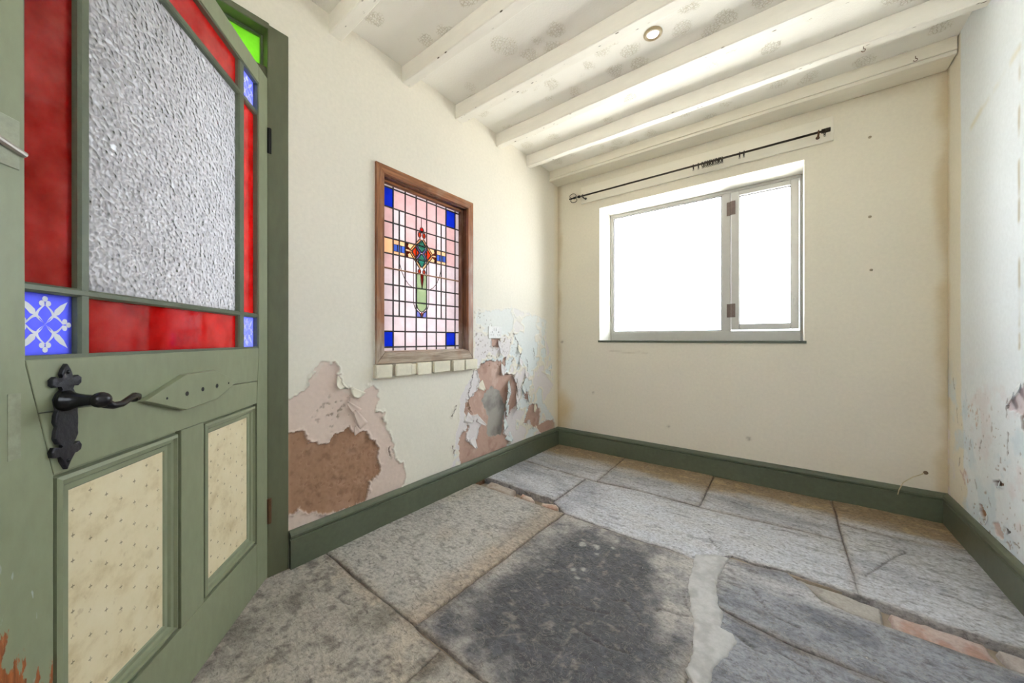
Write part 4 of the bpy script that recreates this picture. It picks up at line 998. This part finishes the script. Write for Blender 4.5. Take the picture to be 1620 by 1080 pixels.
# ------------------------------------------------------------------ curtain batten, rod and rings
tag(obj('curtain_batten', box(.2464, 1.8871, -.020, -.0015, 2.142, 2.286, .002), M['boardwhite']), 'cream painted wooden batten fixed above the window', 'board')
RY, RZ, RX0, RX1 = -.080, 2.183, .262, 1.862
rodt = tag(empty('curtain_rod', (1.06, -.02, RZ)), 'thin bronze curtain rod with an open cage finial on the batten', 'curtain rod')
R0 = lambda x, y, z: (x-1.06, y+.02, z-RZ)
bm = bmesh.new(); add_tube(bm, [R0(RX0, RY, RZ), R0(1.866, RY, RZ)], .0065, 10); obj('rod', bm, M['rod'], rodt, True)
bm = bmesh.new(); add_tube(bm, [R0(1.828, RY, RZ), R0(1.868, RY, RZ)], .0125, 12); obj('end_cap', bm, M['rod'], rodt, True)
for x in (.290, 1.815):
    bm = bmesh.new(); add_tube(bm, [R0(x, -.021, RZ-.006), R0(x, -.05, RZ-.012), R0(x, RY, RZ-.010)], .005, 8); add_lathe(bm, [(.010, 0), (.009, .004)], axis_m(R0(x, -.020, RZ-.006), (0,-1,0)), 14)
    add_tube(bm, [R0(x, RY+.010*math.cos(a), RZ+.010*math.sin(a)) for a in [k*math.pi/6 for k in range(-9, 4)]], .0035, 6)
    obj('bracket', bm, M['rust'] if x > 1 else M['rod'], rodt, True)
fin = bmesh.new(); fx = RX0-.042
add_tube(fin, [R0(RX0+.004, RY, RZ), R0(RX0-.012, RY, RZ), R0(RX0-.020, RY, RZ)], [.008, .011, .006], 10)
add_ball(fin, R0(RX0-.004, RY, RZ), .012); add_ball(fin, R0(RX0-.052, RY, RZ), .010)
for q in range(4):
    a = q*math.pi/2+.5
    add_tube(fin, [R0(fx-.018+.030*math.cos(t), RY+math.cos(a)*(.018+.016*math.sin(t)*1.0-.016*math.cos(t)*0), RZ+math.sin(a)*(.018+.018*math.sin(t))) for t in [k*math.pi/8 for k in range(16)]], .0027, 6, closed=True)
add_ball(fin, R0(fx-.052, RY, RZ), .007)
obj('finial', fin, M['blackiron'], rodt, True)
def ring_mesh():
    bm = bmesh.new()
    add_tube(bm, [(0, .0165*math.sin(a), .0165*math.cos(a)) for a in [k*math.pi/10 for k in range(20)]], .0025, 6, closed=True)
    add_tube(bm, [(.0045*math.cos(a), 0, -.0215+.0045*math.sin(a)) for a in [k*math.pi/5 for k in range(10)]], .0012, 5, closed=True)
    bmesh.ops.recalc_face_normals(bm, faces=bm.faces[:]); me = bpy.data.meshes.new('curtain_ring'); bm.to_mesh(me); bm.free(); me.materials.append(M['rod'])
    for p in me.polygons: p.use_smooth = True
    return me
RM = ring_mesh(); rr = random.Random(3)
RING = [(1.145, 'p'), (1.177, 'q')]+[(1.203+.0108*k, 'c') for k in range(12)]+[(1.421, 's'), (1.445, 't'), (1.843, 'e')]
for x, kd in RING:
    o = share('curtain_ring', RM, None, (x, RY, RZ-.0072), (rr.uniform(-.1, .1), 0, rr.uniform(-.25, .25)))
    lab = {'p': 'small bronze curtain ring nearest to the cage finial on the rod', 'q': 'small bronze curtain ring beside the ring cluster, on its finial side', 't': 'small bronze curtain ring of the apart pair, on its end cap side', 'c': 'small bronze curtain ring in the bunched cluster on the rod', 's': 'small bronze curtain ring of the apart pair, on its ring cluster side', 'e': 'small bronze curtain ring at the end cap of the rod'}[kd]
    tag(o, lab, 'curtain ring', 'rings on the curtain rod')

# ------------------------------------------------------------------ double socket
so = tag(empty('wall_socket', (-.003, -.898, 1.008)), 'white double power socket on the peeling wall', 'socket')
obj('face_plate', box(0., .010, -.073, .073, -.043, .043, .003), M['plastic'], so)
for s in (-1, 1):
    cy = s*.036
    for a in ((-.0025, .0025, .004, .014), (-.015, -.008, -.014, -.010), (.008, .015, -.014, -.010)): obj('pin_slot', box(.0095, .0104, cy+a[0], cy+a[1], a[2]-.006, a[3]-.006), M['black'], so)
    obj('rocker_switch', box(.009, .0135, s*.012-.006, s*.012+.006, .010, .030, .0015), M['plastic'], so)
obj('back_box_edge', box(-.006, 0., -.075, .075, -.045, .045), M['mortar'], so)

# ------------------------------------------------------------------ ceiling light, hooks, plugs, loose wire
cl = tag(empty('ceiling_light', (1.145, -1.06, ZC)), 'small round recessed downlight in the papered ceiling', 'ceiling light')
bm = bmesh.new(); add_lathe(bm, [(.043, .001), (.043, -.003), (.038, -.006), (.031, -.010), (.029, .001)], seg=32); obj('trim_ring', bm, m_plain('aged_white_ring', lin(196, 178, 142), .4), cl, True)
bm = bmesh.new(); add_lathe(bm, [(.028, .0), (.027, -.0035), (.018, -.0045), (.0, -.010)], seg=28); obj('lamp', bm, m_plain('lamp_face', lin(236, 234, 240), .3, emit=((1, .97, .95, 1), .6)), cl, True)
for x, y, z, lb in ((1.954, -.478, ZB, 'small brass hook screwed into the underside of a beam'), (2.187, -.1505, 2.405, 'small hook on the painted timber above the window, by the cold white wall')):
    bm = bmesh.new(); add_tube(bm, [(x, y, z+.004), (x, y, z-.008)]+[(x+.007*math.sin(a), y, z-.015+.007*math.cos(a)) for a in [k*math.pi/6 for k in range(0, 10)]], .0014, 6)
    tag(obj('screw_hook', bm, M['rust'], None, True), lb, 'hook')
for x, z, lb in ((2.042, 2.112, 'highest of three small plugs in the cream wall beside the window'), (2.042, 1.658, 'middle of three small plugs in the cream wall beside the window'), (2.047, 1.354, 'lowest of three small plugs in the cream wall beside the window')):
    bm = bmesh.new(); add_lathe(bm, [(.0075, -.004), (.0075, .003), (.004, .0045), (.0035, .002)], axis_m((x, 0, z), (0,-1,0)), 12)
    tag(obj('wall_plug', bm, m_plain('grey_plug', lin(170, 156, 130), .6)), lb, 'wall plug')
lw = tag(empty('loose_wire', (2.25, 0, .244)), 'short cream wire sticking out of the wall above the skirting', 'wire')
bm = bmesh.new(); add_tube(bm, [(0,.004,0),(-.012,-.016,-.004),(-.05,-.030,-.025),(-.085,-.036,-.060),(-.100,-.034,-.105),(-.104,-.030,-.132)], .0022, 8); obj('wire', bm, m_plain('cream_insulation', lin(212, 196, 160), .5), lw, True)
bm = bmesh.new(); add_lathe(bm, [(.011, -.003), (.009, .003), (.004, .004)], axis_m((.004, 0, .002), (0,-1,0)), 9); obj('ragged_hole', bm, m_plain('torn_plaster', lin(128, 108, 82), .9, bump=.5), lw)

# crumbs of paint and plaster on the floor
cb = bmesh.new(); rr = random.Random(11)
for k in range(130):
    if k < 90: x, y = .03+abs(rr.gauss(0, .05)), rr.uniform(-2.15, -.2)
    else: x, y = rr.uniform(.1, 2.2), rr.uniform(-2.2, -.2)
    s = rr.uniform(.0012, .0035); z = .0045; a = rr.uniform(0, 6)
    p = [cb.verts.new((x+s*math.cos(a+q*2.1), y+s*math.sin(a+q*2.1), z)) for q in range(3)]; t_ = cb.verts.new((x, y, z+s*.8))
    cb.faces.new(p[::-1])
    for q in range(3): cb.faces.new((p[q], p[(q+1) % 3], t_))
tag(obj('plaster_crumbs', cb, m_plain('crumbs', lin(226, 220, 208), .9)), 'scattered white crumbs of paint and plaster on the stone floor', 'debris', kind='stuff')
